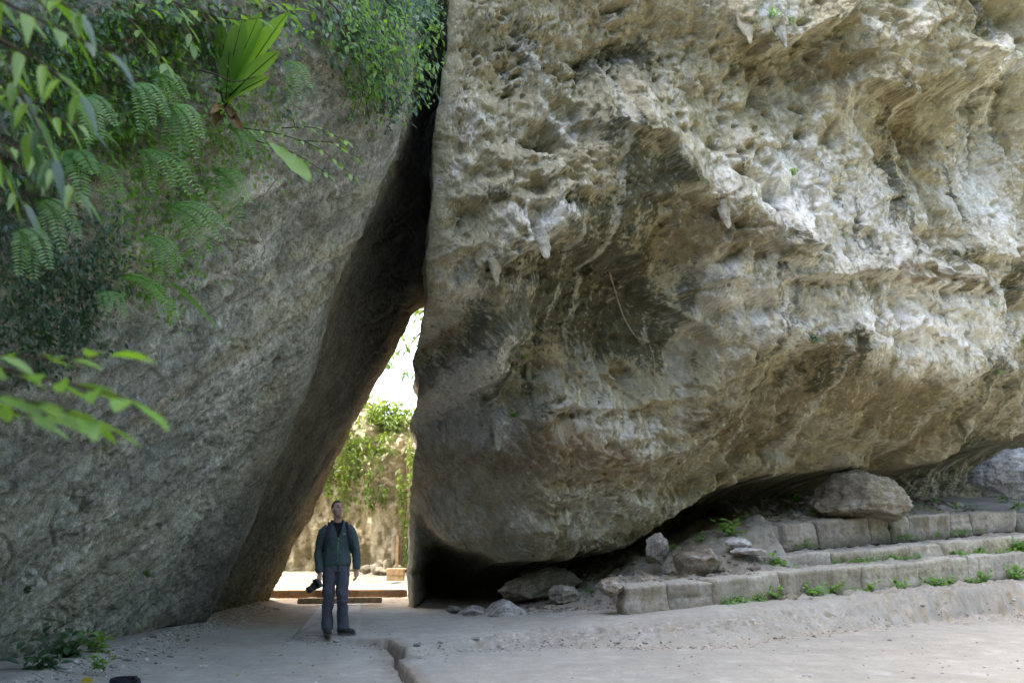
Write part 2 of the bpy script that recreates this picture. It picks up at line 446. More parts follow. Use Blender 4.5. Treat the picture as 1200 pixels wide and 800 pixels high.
ZR0, ZR1 = -.15, 13.4
na, nz = 900, 700
aL_all = lambda z: np.interp(z, _el[:, 1], _el[:, 0])
AR = 17.5
zr = np.linspace(ZR0, ZR1, nz).astype(np.float32)
rc = .30
def edge_solve():
    """plan position of the rock's left corner at every height, from its outline"""
    ca = np.linspace(-4.5, 3.5, 260).astype(np.float32)
    Ac, Zc = np.meshgrid(ca, zr)
    Hc = rock_base(Ac, Zc) - rc * .8 + TILT * (Zc - TZ)
    Xc = P0X + Ac * EX + Hc * NX; Yc = P0Y + Ac * EY + Hc * NY
    up = -Yc * SP + (Zc - CAMZ) * CP; fw = Yc * CP + (Zc - CAMZ) * SP
    pxc, pyc = 600 + FPX * Xc / fw, 400 - FPX * up / fw
    e = np.array([q[:2] for q in EDGE_L] + [(545, -200)], float); e = e[np.argsort(e[:, 1])]
    return ca[np.argmin(np.abs(pxc - np.interp(pyc, e[:, 1], e[:, 0])), axis=1)]
aL0 = edge_solve()
ker = np.ones(25) / 25
aL = np.convolve(np.pad(aL0, 12, mode='edge'), ker, mode='valid')
aL = (aL + .035 * fbm(zr * 1.7, zr * 0 + 3.3, 5, 81)).astype(np.float32)
uu = (np.linspace(0, 1, na) ** 1.45).astype(np.float32)
# rows crowd where the face turns over a lip, so undersides keep their detail
u1 = uu[::3]; z1 = zr[::2]; aL1 = aL[::2]
A1 = aL1[:, None] + (AR - aL1[:, None]) * u1[None]; Z1 = np.repeat(z1[:, None], len(u1), 1)
H1 = rock_height(A1, Z1)[0]
g1 = np.minimum(np.abs(np.diff(H1, axis=0) / (z1[1] - z1[0])), 5.0)
g1 = np.apply_along_axis(lambda c: np.convolve(np.pad(c, 3, mode='edge'), np.ones(7) / 7, mode='valid'), 0, g1)
g1 = np.apply_along_axis(lambda c: np.convolve(np.pad(c, 4, mode='edge'), np.ones(9) / 9, mode='valid'), 1, g1)
s1 = np.vstack([np.zeros((1, len(u1))), np.cumsum(np.sqrt(.6 + g1 ** 2), 0)]); s1 /= s1[-1:]
Zn = np.stack([np.interp(np.linspace(0, 1, nz), s1[:, k], z1) for k in range(len(u1))], 1)
Z = np.stack([np.interp(uu, u1, Zn[r]) for r in range(nz)], 0).astype(np.float32)
Z[0] = ZR0; Z[-1] = ZR1
aLZ = np.interp(Z, zr, aL).astype(np.float32)
A = aLZ + (AR - aLZ) * uu[None, :]
H, CUT = rock_height(A, Z)
Hs_ = rock_base(A, Z); kk = .35 + .65 * sst(.0, .4, A - aLZ)
H = (Hs_ + (H - Hs_) * kk).astype(np.float32)
tt = np.clip((A - aLZ) / rc, 0, 1)
H -= rc * .8 * (1 - np.sqrt(1 - (1 - tt) ** 2))

def rock_index(a, z):
    al = float(np.interp(z, zr, aL))
    j = int(np.clip(max(0, (a - al) / (AR - al)) ** (1 / 1.45) * (na - 1), 6, na - 7))
    return int(np.clip(np.searchsorted(Z[:, j], z), 4, nz - 5)), j

def rock_sample(a, z):
    return float(H[rock_index(a, z)])

def rock_tone(p):
    i0, j0 = rock_index((p.x - P0X) * EX + (p.y - P0Y) * EY, p.z)
    return C[i0 - 4:i0 + 5, j0 - 6:j0 + 7].mean((0, 1))

def on_rock(px, py, out=0.0):
    """point of the rock face seen at a photo pixel"""
    h = 0.0
    for _ in range(12):
        a, z, s = face_az(px, py, h)
        h = .5 * h + .5 * rock_sample(a, z)
    a, z, s = face_az(px, py, h)
    h += out + TILT * (z - TZ)
    return Vector((P0X + a * EX + h * NX, P0Y + a * EY + h * NY, z))

# stains: colour belongs to the stone (lime wash, iron, algae), patches with their own outlines
def rock_colors(A, Z, H):
    A0_, Z0_ = A, Z
    A = A + .4 * H; Z = Z + .9 * H
    wa = .35 * fbm(A * 1.1, Z * 1.1, 5, 101); wz = .35 * fbm(A * 1.1, Z * 1.1, 5, 111)
    n1 = fbm(A * 1.6, Z * 1.6, 6, 121, .62); n2 = fbm(A * 4.2, Z * 5.5, 5, 131, .62); n3 = fbm(A * 3.4, Z * .55, 5, 141, .6)
    n4 = fbm(A * 12, Z * 14, 4, 151, .65)
    tan = np.array([.37, .332, .212]); cream = np.array([.56, .543, .452]); brown = np.array([.185, .145, .075])
    moss = np.array([.048, .052, .026]); rust = np.array([.22, .125, .06]); grey = np.array([.42, .42, .42])
    white = np.array([.74, .72, .65])
    C = np.empty(A.shape + (3,), np.float32); C[:] = tan
    C *= (1 + .35 * n1 + .3 * n4)[..., None]
    def put(mask, col, k=1.0):
        m = np.clip(mask, 0, 1)[..., None] * k
        C[:] = C * (1 - m) + np.asarray(col, np.float32) * (1 + .25 * n4[..., None]) * m
    # lime wash over the right half, drips over the left
    lime = blobs(A0_, Z0_, [(1080,395,150,60,0,1.2),(1000,250,150,80,0,.95),(900,250,70,80,0,.8),(1160,220,60,120,0,.9),(880,380,60,40,0,.8),(830,330,40,50,0,.6),
        (800,200,40,40,0,.55),(780,120,50,26,0,.5),(880,30,60,40,0,.8),(620,70,16,60,40,.75),(560,130,50,8,-25,.8),(650,140,60,14,0,.6),(560,160,50,12,0,.5),(530,200,26,26,0,.6),
        (600,270,46,26,0,.8),(640,262,30,18,0,.6),(545,450,28,70,12,1.0),(555,330,40,40,0,.5),(590,510,14,20,0,.8),(700,500,110,40,-15,.55),(640,620,90,30,0,.4),
        (1150,80,34,40,0,.7),(1000,60,50,40,0,.4),(1060,30,40,40,0,.4),(850,470,40,20,0,.4),(960,400,60,30,0,.6),(690,590,60,25,0,.5),(660,570,30,20,0,.4),(600,95,30,20,0,.3),(720,600,60,30,0,.3)],
        face_conv, wa, wz)
    put(sst(.30, .62, lime + .9 * n1 + .7 * n2 + .5 * n4), cream, .85)
    put(sst(.66, .95, lime + .9 * n2 + .6 * n3 + .7 * n4), white, .75)
    put(sst(.18, .42, n1 * .6 + n3 * .5), cream, .35)
    # ochre and brown ground colour of unwashed stone
    br = blobs(A0_, Z0_, [(1080,330,100,9,0,1.3),(1000,470,150,30,0,.85),(930,430,50,28,25,.9),(1060,150,80,46,0,.95),(700,30,60,30,0,.5),(840,285,60,26,0,.9),(780,260,40,26,0,.6),
        (960,85,60,30,20,.9),(870,75,60,22,0,.7),(850,212,26,10,0,1.0),(640,176,28,10,0,.9),(780,300,40,16,0,.7),(830,500,70,30,0,.6),(1090,510,90,24,0,.7),(900,515,60,24,0,.7),
        (530,150,40,26,0,.4),(600,230,60,22,0,.4),(1120,300,20,10,0,.6),(720,270,60,14,0,.4),(930,20,50,14,-20,.5)], face_conv, wa, wz)
    put(sst(.36, .62, br + .7 * n1 + .7 * n2 + .5 * n4), brown, .82)
    ru = blobs(A0_, Z0_, [(530,390,22,14,0,1.1),(700,285,46,12,0,.7),(650,520,90,36,-20,.75),(560,560,60,40,0,.6),(680,440,50,26,0,.6),(800,500,40,20,0,.4),(640,600,80,20,0,.5),(720,550,60,20,0,.5)], face_conv, wa, wz)
    put(sst(.4, .85, ru + .9 * n2 + .5 * n4), rust, .55)
    # algae and moss stains, black-green, running down
    mo = blobs(A0_, Z0_, [(720,190,30,60,10,.85),(690,255,60,22,0,.8),(760,225,30,34,20,.9),(590,385,46,34,0,.95),(690,320,70,36,0,.75),(770,370,46,50,-30,.85),(640,350,46,40,0,.6),(700,370,60,46,0,.6),(745,55,26,20,0,.8),(690,70,30,16,30,.7),(1150,20,60,40,0,.8),
        (720,300,80,20,0,.7),(1043,215,13,60,0,.95),(1065,250,10,46,0,.7),(1130,230,9,60,0,.8),(990,260,7,46,0,.6),(905,360,20,36,0,.5),(870,400,14,40,0,.5),(790,410,50,22,-20,.6),
        (955,410,36,20,-30,.8),(930,445,40,22,0,.7),(1180,330,18,46,0,.7),(1130,440,40,30,30,.6),(1110,300,50,12,0,.6),(600,50,60,40,0,.4),(570,240,30,14,0,.45),(740,60,40,30,0,.45),
        (890,300,10,40,0,.6),(1010,300,9,30,0,.5),(820,350,20,26,0,.6),(700,640,60,14,0,.5),(850,200,16,30,20,.4),(970,250,6,60,0,.5)], face_conv, wa, wz)
    put(sst(.34, .58, mo + .9 * n2 + .45 * n3 + .8 * n4), moss, .8)
    n5 = fbm(A0_ * 2.6, Z0_ * .32, 5, 161, .6); n6 = fbm(A0_ * 5.5 + 3, Z0_ * .5, 5, 171, .6)
    gate = sst(-.15, .2, fbm(A0_ * .5, Z0_ * .45, 3, 181))
    put(sst(.12, .26, n5 * .8 + n2 * .35 + n4 * .25) * gate, moss, .62)
    put(sst(.14, .28, n6 * .8 + n2 * .3) * gate, (.13, .13, .095), .35)
    put(sst(.12, .26, -n5 * .8 + n4 * .3 - .2 * n1), cream, .5)
    put(sst(.25, .48, -n2 * .7 - n4 * .6), brown, .45)
    put(sst(.2, .42, n2 * .5 + n4 * .8), cream, .45)
    low = np.clip(blobs(A0_, Z0_, [(500,520,40,120,0,1.0),(560,640,120,30,0,.6)], face_conv), 0, 1)
    put(low * .25, (.30, .30, .28))
    return np.clip(C, .02, .9)

C = rock_colors(A, Z, H)
CUT = CUT * sst(.02, .28, A - aLZ)
HT = H + TILT * (Z - TZ)
X = P0X + A * EX + HT * NX - CUT * .10; Y = P0Y + A * EY + HT * NY + CUT
# left flank running back through the passage
ns = 70
sd = (np.linspace(1, 0, ns, endpoint=False) ** 1.5 * 7.0).astype(np.float32)        # distance behind the front corner
Zs = np.repeat(Z[:, :1], ns, 1); SD = np.repeat(sd[None], nz, 0)
flank = .22 * fbm(SD * .8, Zs * .8, 4, 201) + .06 * (ridged(SD * 3, Zs * 3, 4, 211) - .5)
flank *= sst(0, .6, SD)
Xs = X[:, :1] - SD * .078 + flank * .6 ; Ys = Y[:, :1] + SD
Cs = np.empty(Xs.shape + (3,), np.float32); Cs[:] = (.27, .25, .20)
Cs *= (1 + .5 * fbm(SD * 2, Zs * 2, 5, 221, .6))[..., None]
# right end and back, out of view
nb = 26
ang = np.linspace(0, 1, nb + 1)[1:]
bx = np.concatenate([np.linspace(0, 3, 6)[1:], np.linspace(3, -18, 14)[1:]]); by = np.concatenate([np.linspace(0, 9, 6)[1:], np.linspace(9, 6, 14)[1:]])
Xb = X[:, -1:] * 0 + 14.5 + bx[None] ; Yb = Y[:, -1:] * 0 + 24.0 + by[None]
Zb = np.repeat(zr[:, None], Xb.shape[1], 1)
Xb = Xb + .4 * fbm(Zb * .5, bx[None] + 0 * Zb, 3, 231); keep = Xb[0] > -1.0
Xb, Yb, Zb = Xb[:, keep], Yb[:, keep], Zb[:, keep]
Cb = np.empty(Xb.shape + (3,), np.float32); Cb[:] = (.33, .30, .22)
XX = np.concatenate([Xs, X, Xb], 1); YY = np.concatenate([Ys, Y, Yb], 1); ZZ = np.concatenate([Zs, Z, Zb], 1)
CC = np.concatenate([Cs, C, Cb], 1)
# rise to the crown of the rock, above the picture
ring = XX.shape[1]
nt_ = 14
top_x, top_y = [], []
cx0, cy0 = 5.0, 23.0
Xt, Yt, Zt, Ct = [], [], [], []
for k in range(1, nt_ + 1):
    f = k / nt_
    sh = 1 - .5 * f ** 2.5
    Xt.append(cx0 + (XX[-1] - cx0) * sh + .5 * fbm(XX[-1] * .4, YY[-1] * .4 + f * 6, 3, 241) * min(1, f * 3)); Yt.append(cy0 + (YY[-1] - cy0) * sh)
    Zt.append(np.full(ring, ZR1 + 11 * f)); Ct.append(CC[-1])
XX = np.vstack([XX] + [t[None] for t in Xt]); YY = np.vstack([YY] + [t[None] for t in Yt]); ZZ = np.vstack([ZZ] + [t[None] for t in Zt]); CC = np.vstack([CC] + [t[None] for t in Ct])
nr = XX.shape[0]
V = np.stack([XX, YY, ZZ], -1).reshape(-1, 3)
F = grid_faces(nr, ring)
i = np.arange(nr - 1) * ring                                   # close the ring at the back
Fc = np.stack([i + ring - 1, i, i + ring, i + 2 * ring - 1], -1)
V = np.vstack([V, [[cx0, cy0, ZR1 + 12.5]]]); tip = len(V) - 1
j = np.arange(ring); base = (nr - 1) * ring
Ft = np.stack([base + j, base + (j + 1) % ring, np.full(ring, tip), np.full(ring, tip)], -1)
rock_cols = np.vstack([CC.reshape(-1, 3), [[.3, .28, .2]]])
F4 = np.vstack([F, Fc])
def tri_tail(F4, Ft):          # quads plus a fan of triangles
    return [tuple(f) for f in F4.tolist()] + [tuple(f[:3]) for f in Ft.tolist()]
big_rock = mesh_obj('overhanging_rock', V, F4, 'limestone', None, rock_cols)
mesh_obj('crown', V[np.concatenate([base + j, [tip]])], np.stack([j, (j + 1) % ring, np.full(ring, ring)], -1), 'limestone', big_rock, rock_cols[np.concatenate([base + j, [tip]])])
tag(big_rock, 'huge overhanging limestone rock with white flowstone and hollows above the steps', 'rock')
print('rock', time.time() - T0)

# ================================================================== THE LEANING SLAB
def slab_x(Yv, Zv):
    Yv = np.asarray(Yv, np.float32); Zv = np.asarray(Zv, np.float32)
    k = .35
    zc = 7.0 - k * np.logaddexp(0, (7.0 - Zv) / k)               # the lean stops above the picture
    ar = 14.3 - .342 * (np.minimum(Zv, 8) - 1.05)                # the straight arris between lit face and dark underside
    up_ = sst(3.2, 5.0, Zv)
    x = -4.35 + .479 * zc - .24 * up_
    dy = Yv - ar
    x = x + .20 * -np.logaddexp(0, -dy / .12) * .12 - .20 * sst(-.05, .8, dy) + (.14 + .24 * up_) * sst(15.0, 18.3, Yv)
    hi = sst(5.3, 6.1, Zv)
    x = x - 1.1 * np.maximum(Yv - 18.3, 0) ** 2 * (1 - hi) + 1.3 * sst(16.4, 18.6, Yv) * hi
    q = (Yv - 8.6) * -.746 + (Zv - 4.3) * .666
    x = x - .42 * np.logaddexp(0, q / .25) * .25 - .10 * np.maximum(q - 1.2, 0)
    return x, q

Y_S0, KS = 3.2, .0024
ncs = int(math.log(19.1 / Y_S0) / KS)
ys = (Y_S0 * np.exp(KS * np.arange(ncs))).astype(np.float32)
zs = np.linspace(-.3, 11.5, 600).astype(np.float32)
nzs = len(zs)
YG, ZG = np.meshgrid(ys, zs)
XG, QG = slab_x(YG, ZG)
over = sst(-.1, .6, QG)
# coordinates tilted with the bedding, which climbs to the right in the picture
ub = YG * .80 + ZG * .60; vb = -YG * .60 + ZG * .80
wu = .25 * fbm(YG * .8, ZG * .8, 4, 301)
D = .14 * fbm(ub * .45, vb * .9, 4, 311)
D += .075 * (ridged(ub * .8, vb * 2.2 + wu * 2, 4, 321, .55) - .55)
D += .035 * (ridged(ub * 2.4, vb * 4.2 + wu * 3, 4, 326, .6) - .55)
st = vb * 1.7 + 1.6 * fbm(ub * .6, vb * .5, 3, 331)
f = st - np.floor(st)
D += .07 * sst(-.1, .4, fbm(YG * .5, ZG * .5, 2, 341)) * np.exp(-f * 2.5) * sst(0, .15, f)
cr = np.abs(perlin(ub * .55 + wu, vb * 3.1 + 1.2 * wu, 345)); cr2 = np.abs(perlin(ub * .9 + 4, vb * 1.3 + 2 * wu, 347))
D -= .06 * (1 - sst(.0, .07, cr)) * sst(-.1, .25, perlin(ub * .8, vb * .8, 349)) + .05 * (1 - sst(0, .03, cr2))
plate = np.floor(vb * 1.1 + 1.3 * fbm(ub * .5, vb * .4, 3, 343) + .3 * ub)
D += .07 * np.sin(plate * 12.9)
smo = sst(-.25, .25, fbm(YG * .6, ZG * .6, 3, 357))
w1 = worley(YG * 7.5 + wu * 2, ZG * 10.5, 6)
D -= .032 * (.3 + smo) * (1 - sst(.10, .5, w1)) * sst(-.25, .2, perlin(YG * 1.3, ZG * 1.3, 351))
w2 = worley(YG * 19, ZG * 27 + wu * 4, 8)
D -= .024 * (.25 + smo) * (1 - sst(.08, .45, w2))
D += (.012 + .02 * smo) * fbm(YG * 7, ZG * 10, 5, 361, .7)
D += over * (.34 * fbm(YG * 1.3, ZG * 1.3, 4, 371, .55) + .1 * (ridged(YG * 2.6, ZG * 2.6, 4, 381) - .5))
D *= (1 - .35 * sst(12.5, 15, YG)) * (1 - .45 * np.exp(-((YG - (14.3 - .342 * (ZG - 1.05))) / .5) ** 2))
XG2 = XG + D * .84; ZG2 = ZG - D * .45

def slab_sample(Yv, Zv):
    jj = int(np.clip(math.log(max(Yv, Y_S0 + .001) / Y_S0) / KS, 0, ncs - 1)); ii = int(np.clip((Zv + .3) / 11.8 * (nzs - 1), 0, nzs - 1))
    return float(XG2[ii, jj])

def on_slab(px, py, out=0.0):
    d = ray(px, py)
    t = np.linspace(3.3, 19, 900)
    prev = None
    for tk in t:
        x, y, z = d[0] * tk, d[1] * tk, CAMZ + d[2] * tk
        if y > 3.3 and x < slab_sample(y, z):
            break
    return Vector((x + out, y - out * .2, z - out * .2))

n1 = fbm(ub * 1.1, vb * 2.0, 6, 401, .62); n2 = fbm(YG * 5, ZG * 7, 5, 411, .65); n3 = fbm(ub * .35, vb * 2.6, 4, 421); n4 = fbm(YG * 13, ZG * 17, 4, 431, .7)
CS = np.empty(XG.shape + (3,), np.float32); CS[:] = (.255, .267, .232)
CS *= (1 + .35 * n1 + .5 * n2 + .55 * n4)[..., None]
def mixc(C, m, col):
    m = np.clip(m, 0, 1)[..., None]
    C[:] = C * (1 - m) + np.asarray(col, np.float32) * m
mixc(CS, sst(.05, .45, n2 * .6 + n1 * .5 + n4 * .4) * .55, (.43, .425, .39))
mixc(CS, sst(.12, .34, -n2 * .5 - n4 * .7 + n3 * .3) * .65, (.08, .077, .06))
mixc(CS, sst(.0, .5, n3 + .3 * n1) * .4, (.33, .29, .18))
mixc(CS, sst(.05, .5, -n3 + .3 * n1) * .3, (.15, .15, .12))
zn = fbm(ub * .28, vb * .55, 4, 451)
mixc(CS, sst(-.05, .3, zn) * .45, (.32, .305, .225)); mixc(CS, sst(.05, .35, -zn) * .45, (.17, .18, .17))
mixc(CS, (1 - sst(0, .10, cr)) * .5, (.09, .085, .06)); mixc(CS, sst(.2, .4, fbm(ub * .5, vb * 5, 5, 461, .6) + .2 * n4) * .6, (.50, .495, .45)); mixc(CS, sst(.2, .36, fbm(ub * .35 + 7, vb * 4, 5, 471, .6) + .25 * n2) * .6, (.10, .105, .075))
mixc(CS, sst(12.6, 14.2, YG + .6 * n1) * .7, (.07, .066, .052))  # crevice shade put into the colour: stone darkened beyond the arris
mixc(CS, sst(17.2, 18.2, YG + .4 * n1) * .7, (.34, .26, .13))  # warm light from the clearing painted along the far edge
mixc(CS, sst(.15, .5, n1 * .8 - n2 * .2) * .25, (.16, .17, .10))
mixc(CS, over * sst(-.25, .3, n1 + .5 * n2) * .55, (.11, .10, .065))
mixc(CS, over * sst(.15, .45, n2 + .3 * n4) * .5, (.52, .50, .46))
CS = np.clip(CS, .02, .8)
# the rest of the block: behind the camera side, far end, back and top, out of view
bxs = np.concatenate([np.linspace(0, 1, 12)[1:]])
far_x = XG2[:, -1:] - bxs[None] * 9 + .3 * fbm(bxs[None] * 9 + 0 * XG2[:, -1:], zs[:, None] + 0 * bxs[None], 3, 441) * np.minimum(1, bxs * 4); far_y = np.full_like(far_x, 19.1) + bxs[None] * .8
near_x = XG2[:, :1] * 0 + np.array([[-15.0, -15, -9.0, -5.6]]) + np.array([[0, 0, 0, .45]]) * np.minimum(zs[:, None], 6)
near_y = np.zeros_like(near_x) + np.array([[19.5, -14, -12, -3.0]])
XX = np.concatenate([near_x[:, 2:], XG2, far_x, near_x[:, :2]], 1); YY = np.concatenate([near_y[:, 2:], YG, far_y, near_y[:, :2]], 1)
ZZ = np.concatenate([ZG[:, :2], ZG2, ZG[:, :11], ZG[:, :2]], 1)
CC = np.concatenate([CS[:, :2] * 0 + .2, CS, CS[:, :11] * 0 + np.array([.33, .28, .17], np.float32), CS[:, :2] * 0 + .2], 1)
ring = XX.shape[1]
Xt, Yt, Zt = [], [], []
for k in range(1, 9):
    fk = k / 8
    Xt.append(-9 + (XX[-1] + 9) * (1 - .25 * fk ** 2)); Yt.append(YY[-1] * 1.0 - .6 * fk * (YY[-1] > 17)); Zt.append(np.full(ring, 11.5 + 9 * fk))
XX = np.vstack([XX] + [t[None] for t in Xt]); YY = np.vstack([YY] + [t[None] for t in Yt]); ZZ = np.vstack([ZZ] + [t[None] for t in Zt]); CC = np.vstack([CC] + [CC[-1:]] * 8)
nr = XX.shape[0]
V = np.stack([XX, YY, ZZ], -1).reshape(-1, 3); F = grid_faces(nr, ring)
i = np.arange(nr - 1) * ring
Fc = np.stack([i + ring - 1, i, i + ring, i + 2 * ring - 1], -1)
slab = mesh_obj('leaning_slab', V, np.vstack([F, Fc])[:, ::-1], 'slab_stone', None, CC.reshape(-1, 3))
base = (nr - 1) * ring; j = np.arange(ring)
V2 = np.vstack([V[base + j], [[-9, 6, 21.5]]])
mesh_obj('crown', V2, np.stack([j, (j + 1) % ring, np.full(ring, ring)], -1), 'slab_stone', slab, np.full((ring + 1, 3), .2))
tag(slab, 'tall grey pitted limestone slab leaning against the overhanging rock', 'rock')
print('slab', time.time() - T0)
# ================================================================== THE GROUND
def polyxy(pts):
    q = np.array([tuple(at_z(*p)) for p in pts]); return q[np.argsort(q[:, 0])]

L1B = polyxy([(338,749,0),(400,753,0),(445,758,0),(475,768,0),(560,760,0),(640,757,0),(700,757,0),(780,758,0),(850,757,0),(900,748,0),(1000,737,0),(1140,722,0),(1230,718,0)])
L1T = polyxy([(338,746,.05),(400,748,.07),(445,752,.08),(475,759,.08),(560,747,.12),(640,735,.17),(700,727,.22),(850,712,.33),(1000,700,.38),(1230,682,.46)])
B1F = polyxy([(725,721,.22),(840,708,.34),(1000,693,.40),(1230,675,.49)])
def with_top(line, tops):
    """height of a riser's top edge, measured in the photo above each front point"""
    out = []
    for (px, py) in tops:
        a = ray(px, py)
        xs = np.linspace(line[0, 0], line[-1, 0] + 3, 400); yy = np.interp(xs, line[:, 0], line[:, 1])
        k = np.argmin(np.abs(xs / yy - a[0] / a[1]))
        out.append((xs[k], CAMZ + a[2] / a[1] * yy[k]))
    return np.array(sorted(out))
B1T = with_top(B1F, [(730,686),(840,680),(900,671),(1010,662),(1100,654),(1200,646)])
S2F = polyxy([(900,668,.73),(1060,655,.86)]); S2F = np.vstack([S2F, [S2F[-1] + (S2F[-1] - S2F[0]) * 1.2]])
S2T = with_top(S2F, [(905,651),(1060,640),(1200,626)])
B2F = S2F + np.array([[0, .95, 0]])
B2B = with_top(B2F, [(905,642),(1060,630),(1200,618)])
B2T = with_top(B2F, [(905,614),(1030,605),(1200,599)])

def lin(x, q, col=1):
    return np.interp(x, q[:, 0], q[:, col]).astype(np.float32)

DRAIN = np.array([tuple(at_z(*p))[:2] for p in [(452,757,0),(468,770,0),(460,783,-.1),(486,804,0),(505,830,0)]])

def seg_dist(Xv, Yv, P):
    best = np.full(Xv.shape, 99., np.float32)
    for (x0, y0), (x1, y1) in zip(P[:-1], P[1:]):
        dx, dy = x1 - x0, y1 - y0
        t = np.clip(((Xv - x0) * dx + (Yv - y0) * dy) / (dx * dx + dy * dy), 0, 1)
        best = np.minimum(best, np.hypot(Xv - x0 - t * dx, Yv - y0 - t * dy))
    return best

def ground_z(Xv, Yv, detail=True):
    Xv = np.asarray(Xv, np.float32); Yv = np.asarray(Yv, np.float32)
    wob = .05 * fbm(Xv * 1.2, Yv * 1.2, 4, 501) if detail else 0
    yb, yt, zt = lin(Xv, L1B), lin(Xv, L1T), lin(Xv, L1T, 2)
    left = sst(-3.15, -2.95, Xv + wob)                       # the raised floor begins at the cut edge left of the man
    edgex = -3.05 + .0 * Xv
    t = np.clip((Yv - yb + wob * 2) / np.maximum(yt - yb, .10), 0, 1)
    tt = t ** .8
    z = zt * tt
    z_left = .03 * sst(14.5, 18, Yv)
    leftedge = sst(0, .12, Xv - (-3.0 + (Yv - 13) * .02) + wob)
    z = np.where(Yv > yb - .2, z * leftedge + z_left * (1 - leftedge), 0)
    z = z * (1 - .75 * sst(15.2, 18.0, Yv) * (1 - sst(-1.2, .5, Xv)))
    # tread behind the lip climbs to the block course
    y1 = lin(Xv, B1F) ; z1 = lin(Xv, B1F, 2)
    z = np.where((Xv > 1.3) & (Yv > yt), zt + (z1 - zt) * np.clip((Yv - yt) / np.maximum(y1 - yt, .05), 0, 1), z)
    # earth slope on the left of the steps
    g = (.12 + (Yv - 15.3) * np.interp(Xv, [-.6, .5, 2.4, 3.4], [.01, .08, .36, .52]).astype(np.float32)) * sst(-.8, .3, Xv) * (1 - sst(4.5, 5.0, Xv))
    gc = np.interp(Xv, [0, 1, 2.2, 3.4, 4.2, 4.8], [.2, .5, .85, 1.2, 1.5, 1.62]).astype(np.float32)
    g = gc - .12 * np.logaddexp(0, (gc - g) / .12)
    g += .10 * fbm(Xv * 1.6, Yv * 1.6, 3, 511) * sst(15.2, 16, Yv)
    z = np.maximum(z, np.where((Yv > 14.8) & (Xv < 5.0), g, -1))
    # stepped courses
    behind = Yv - (y1 + .16)
    z = np.where((Xv > 1.62) & (behind > 0), np.maximum(z, lin(Xv, B1T, 1) - .02), z)
    y2 = lin(Xv, S2F); z = np.where((Xv > 4.25) & (Yv > y2 + .14), np.maximum(z, lin(Xv, S2T, 1) - .015), z)
    y3 = lin(Xv, B2F); 
    up = lin(Xv, B2T, 1) - .02 + np.clip(Yv - y3 - .15, 0, 6) * .10
    z = np.where((Xv > 4.5) & (Yv > y3 + .16), np.maximum(z, up), z)
    z = np.where(Yv > 24.5, 0.0, z) if not detail else z * (1 - sst(23.5, 24.5, Yv)) 
    # the clearing beyond the passage lies slightly higher
    z = z + .05 * sst(20.6, 20.75, Yv + wob) + .05 * sst(24, 28, Yv)
    if detail:
        face = np.exp(-((Yv - (yb + yt) * .5) / .35) ** 2) * sst(-3, .5, Xv)
        z = z + (.065 * face * (ridged(Xv * 3.2, Yv * 3.2, 5, 521, .6) - .55) - .05 * face * (1 - sst(.1, .4, worley(Xv * 5, Yv * 5, 3)))) * np.clip(zt * 3.5, 0, 1)
        soft = sst(15, 16.5, Yv) * sst(-.5, .8, Xv)
        z = z + (.010 + .09 * soft) * fbm(Xv * 3, Yv * 3, 4, 531) + .006 * fbm(Xv * 12, Yv * 12, 3, 541) + (.004 + .05 * soft) * fbm(Xv * 9, Yv * 9, 4, 551)
        dd = seg_dist(Xv, Yv, DRAIN) + .07 * fbm(Xv * 5, Yv * 5, 5, 561, .6)
        z = z - .30 * (1 - sst(.03, .06, dd)) + .012 * np.exp(-((dd - .14) / .07) ** 2) * fbm(Xv * 9, Yv * 9, 3, 563)
        # gravel apron heaped against the slab
        sx = -4.45
        z = z + .16 * np.exp(-np.maximum(Xv - sx, 0) / .35) * (Yv < 18.5) * sst(5, 9, Yv)
    return z

xs_d = np.concatenate([np.array([-900, -400, -150, -60, -30, -16, -10, -7]), np.arange(-5.4, 9.6, .028), np.array([9.8, 10.2, 10.8, 12, 15, 22, 40, 90, 200, 500, 900])]).astype(np.float32)
y0 = [-900, -400, -150, -50, -20, -8, -2, 2, 5, 7, 8]
yv = [8.2]
while yv[-1] < 20: yv.append(yv[-1] + .0019 * yv[-1])
while yv[-1] < 31: yv.append(yv[-1] + .06)
ys_d = np.array(y0 + yv + [33, 36, 42, 60, 100, 200, 450, 900, 1500], np.float32)
GX, GY = np.meshgrid(xs_d, ys_d)
GZ = ground_z(GX, GY)
n1 = fbm(GX * .9, GY * .9, 5, 601); n2 = fbm(GX * 4, GY * 4, 5, 611, .6); n4 = fbm(GX * 17, GY * 17, 3, 621, .7)
CG = np.empty(GX.shape + (3,), np.float32); CG[:] = (.345, .325, .27)
CG *= (1 + .16 * n1 + .14 * n2 + .09 * n4)[..., None]
yb, yt = lin(GX, L1B), lin(GX, L1T)
lip = np.exp(-((GY - (yb + yt) * .5) / .32) ** 2) * sst(-1.2, .3, GX)
mixc(CG, lip * sst(-.1, .4, n2 + .4 * n4) * .7, (.21, .165, .10)); mixc(CG, lip * sst(.05, .35, -n2 + .6 * n4) * .5, (.10, .085, .06))
mixc(CG, lip * sst(.15, .4, n4 + .4 * n2) * .6, (.6, .58, .54))
mixc(CG, np.exp(-((GY - yb + .12) / .2) ** 2) * sst(0, 2, GX) * .35, (.40, .31, .20))
slope = sst(15.2, 16.0, GY) * sst(-.4, .8, GX) * (1 - sst(23, 24, GY))
mixc(CG, slope * .55, (.25, .22, .165)); mixc(CG, slope * sst(.05, .4, n2 + .4 * n1) * .6, (.36, .255, .13)); mixc(CG, slope * sst(.05, .4, -n2 + .4 * n4) * .4, (.10, .095, .07))
steps_zone = sst(14.6, 15.2, GY) * sst(3.6, 4.4, GX)
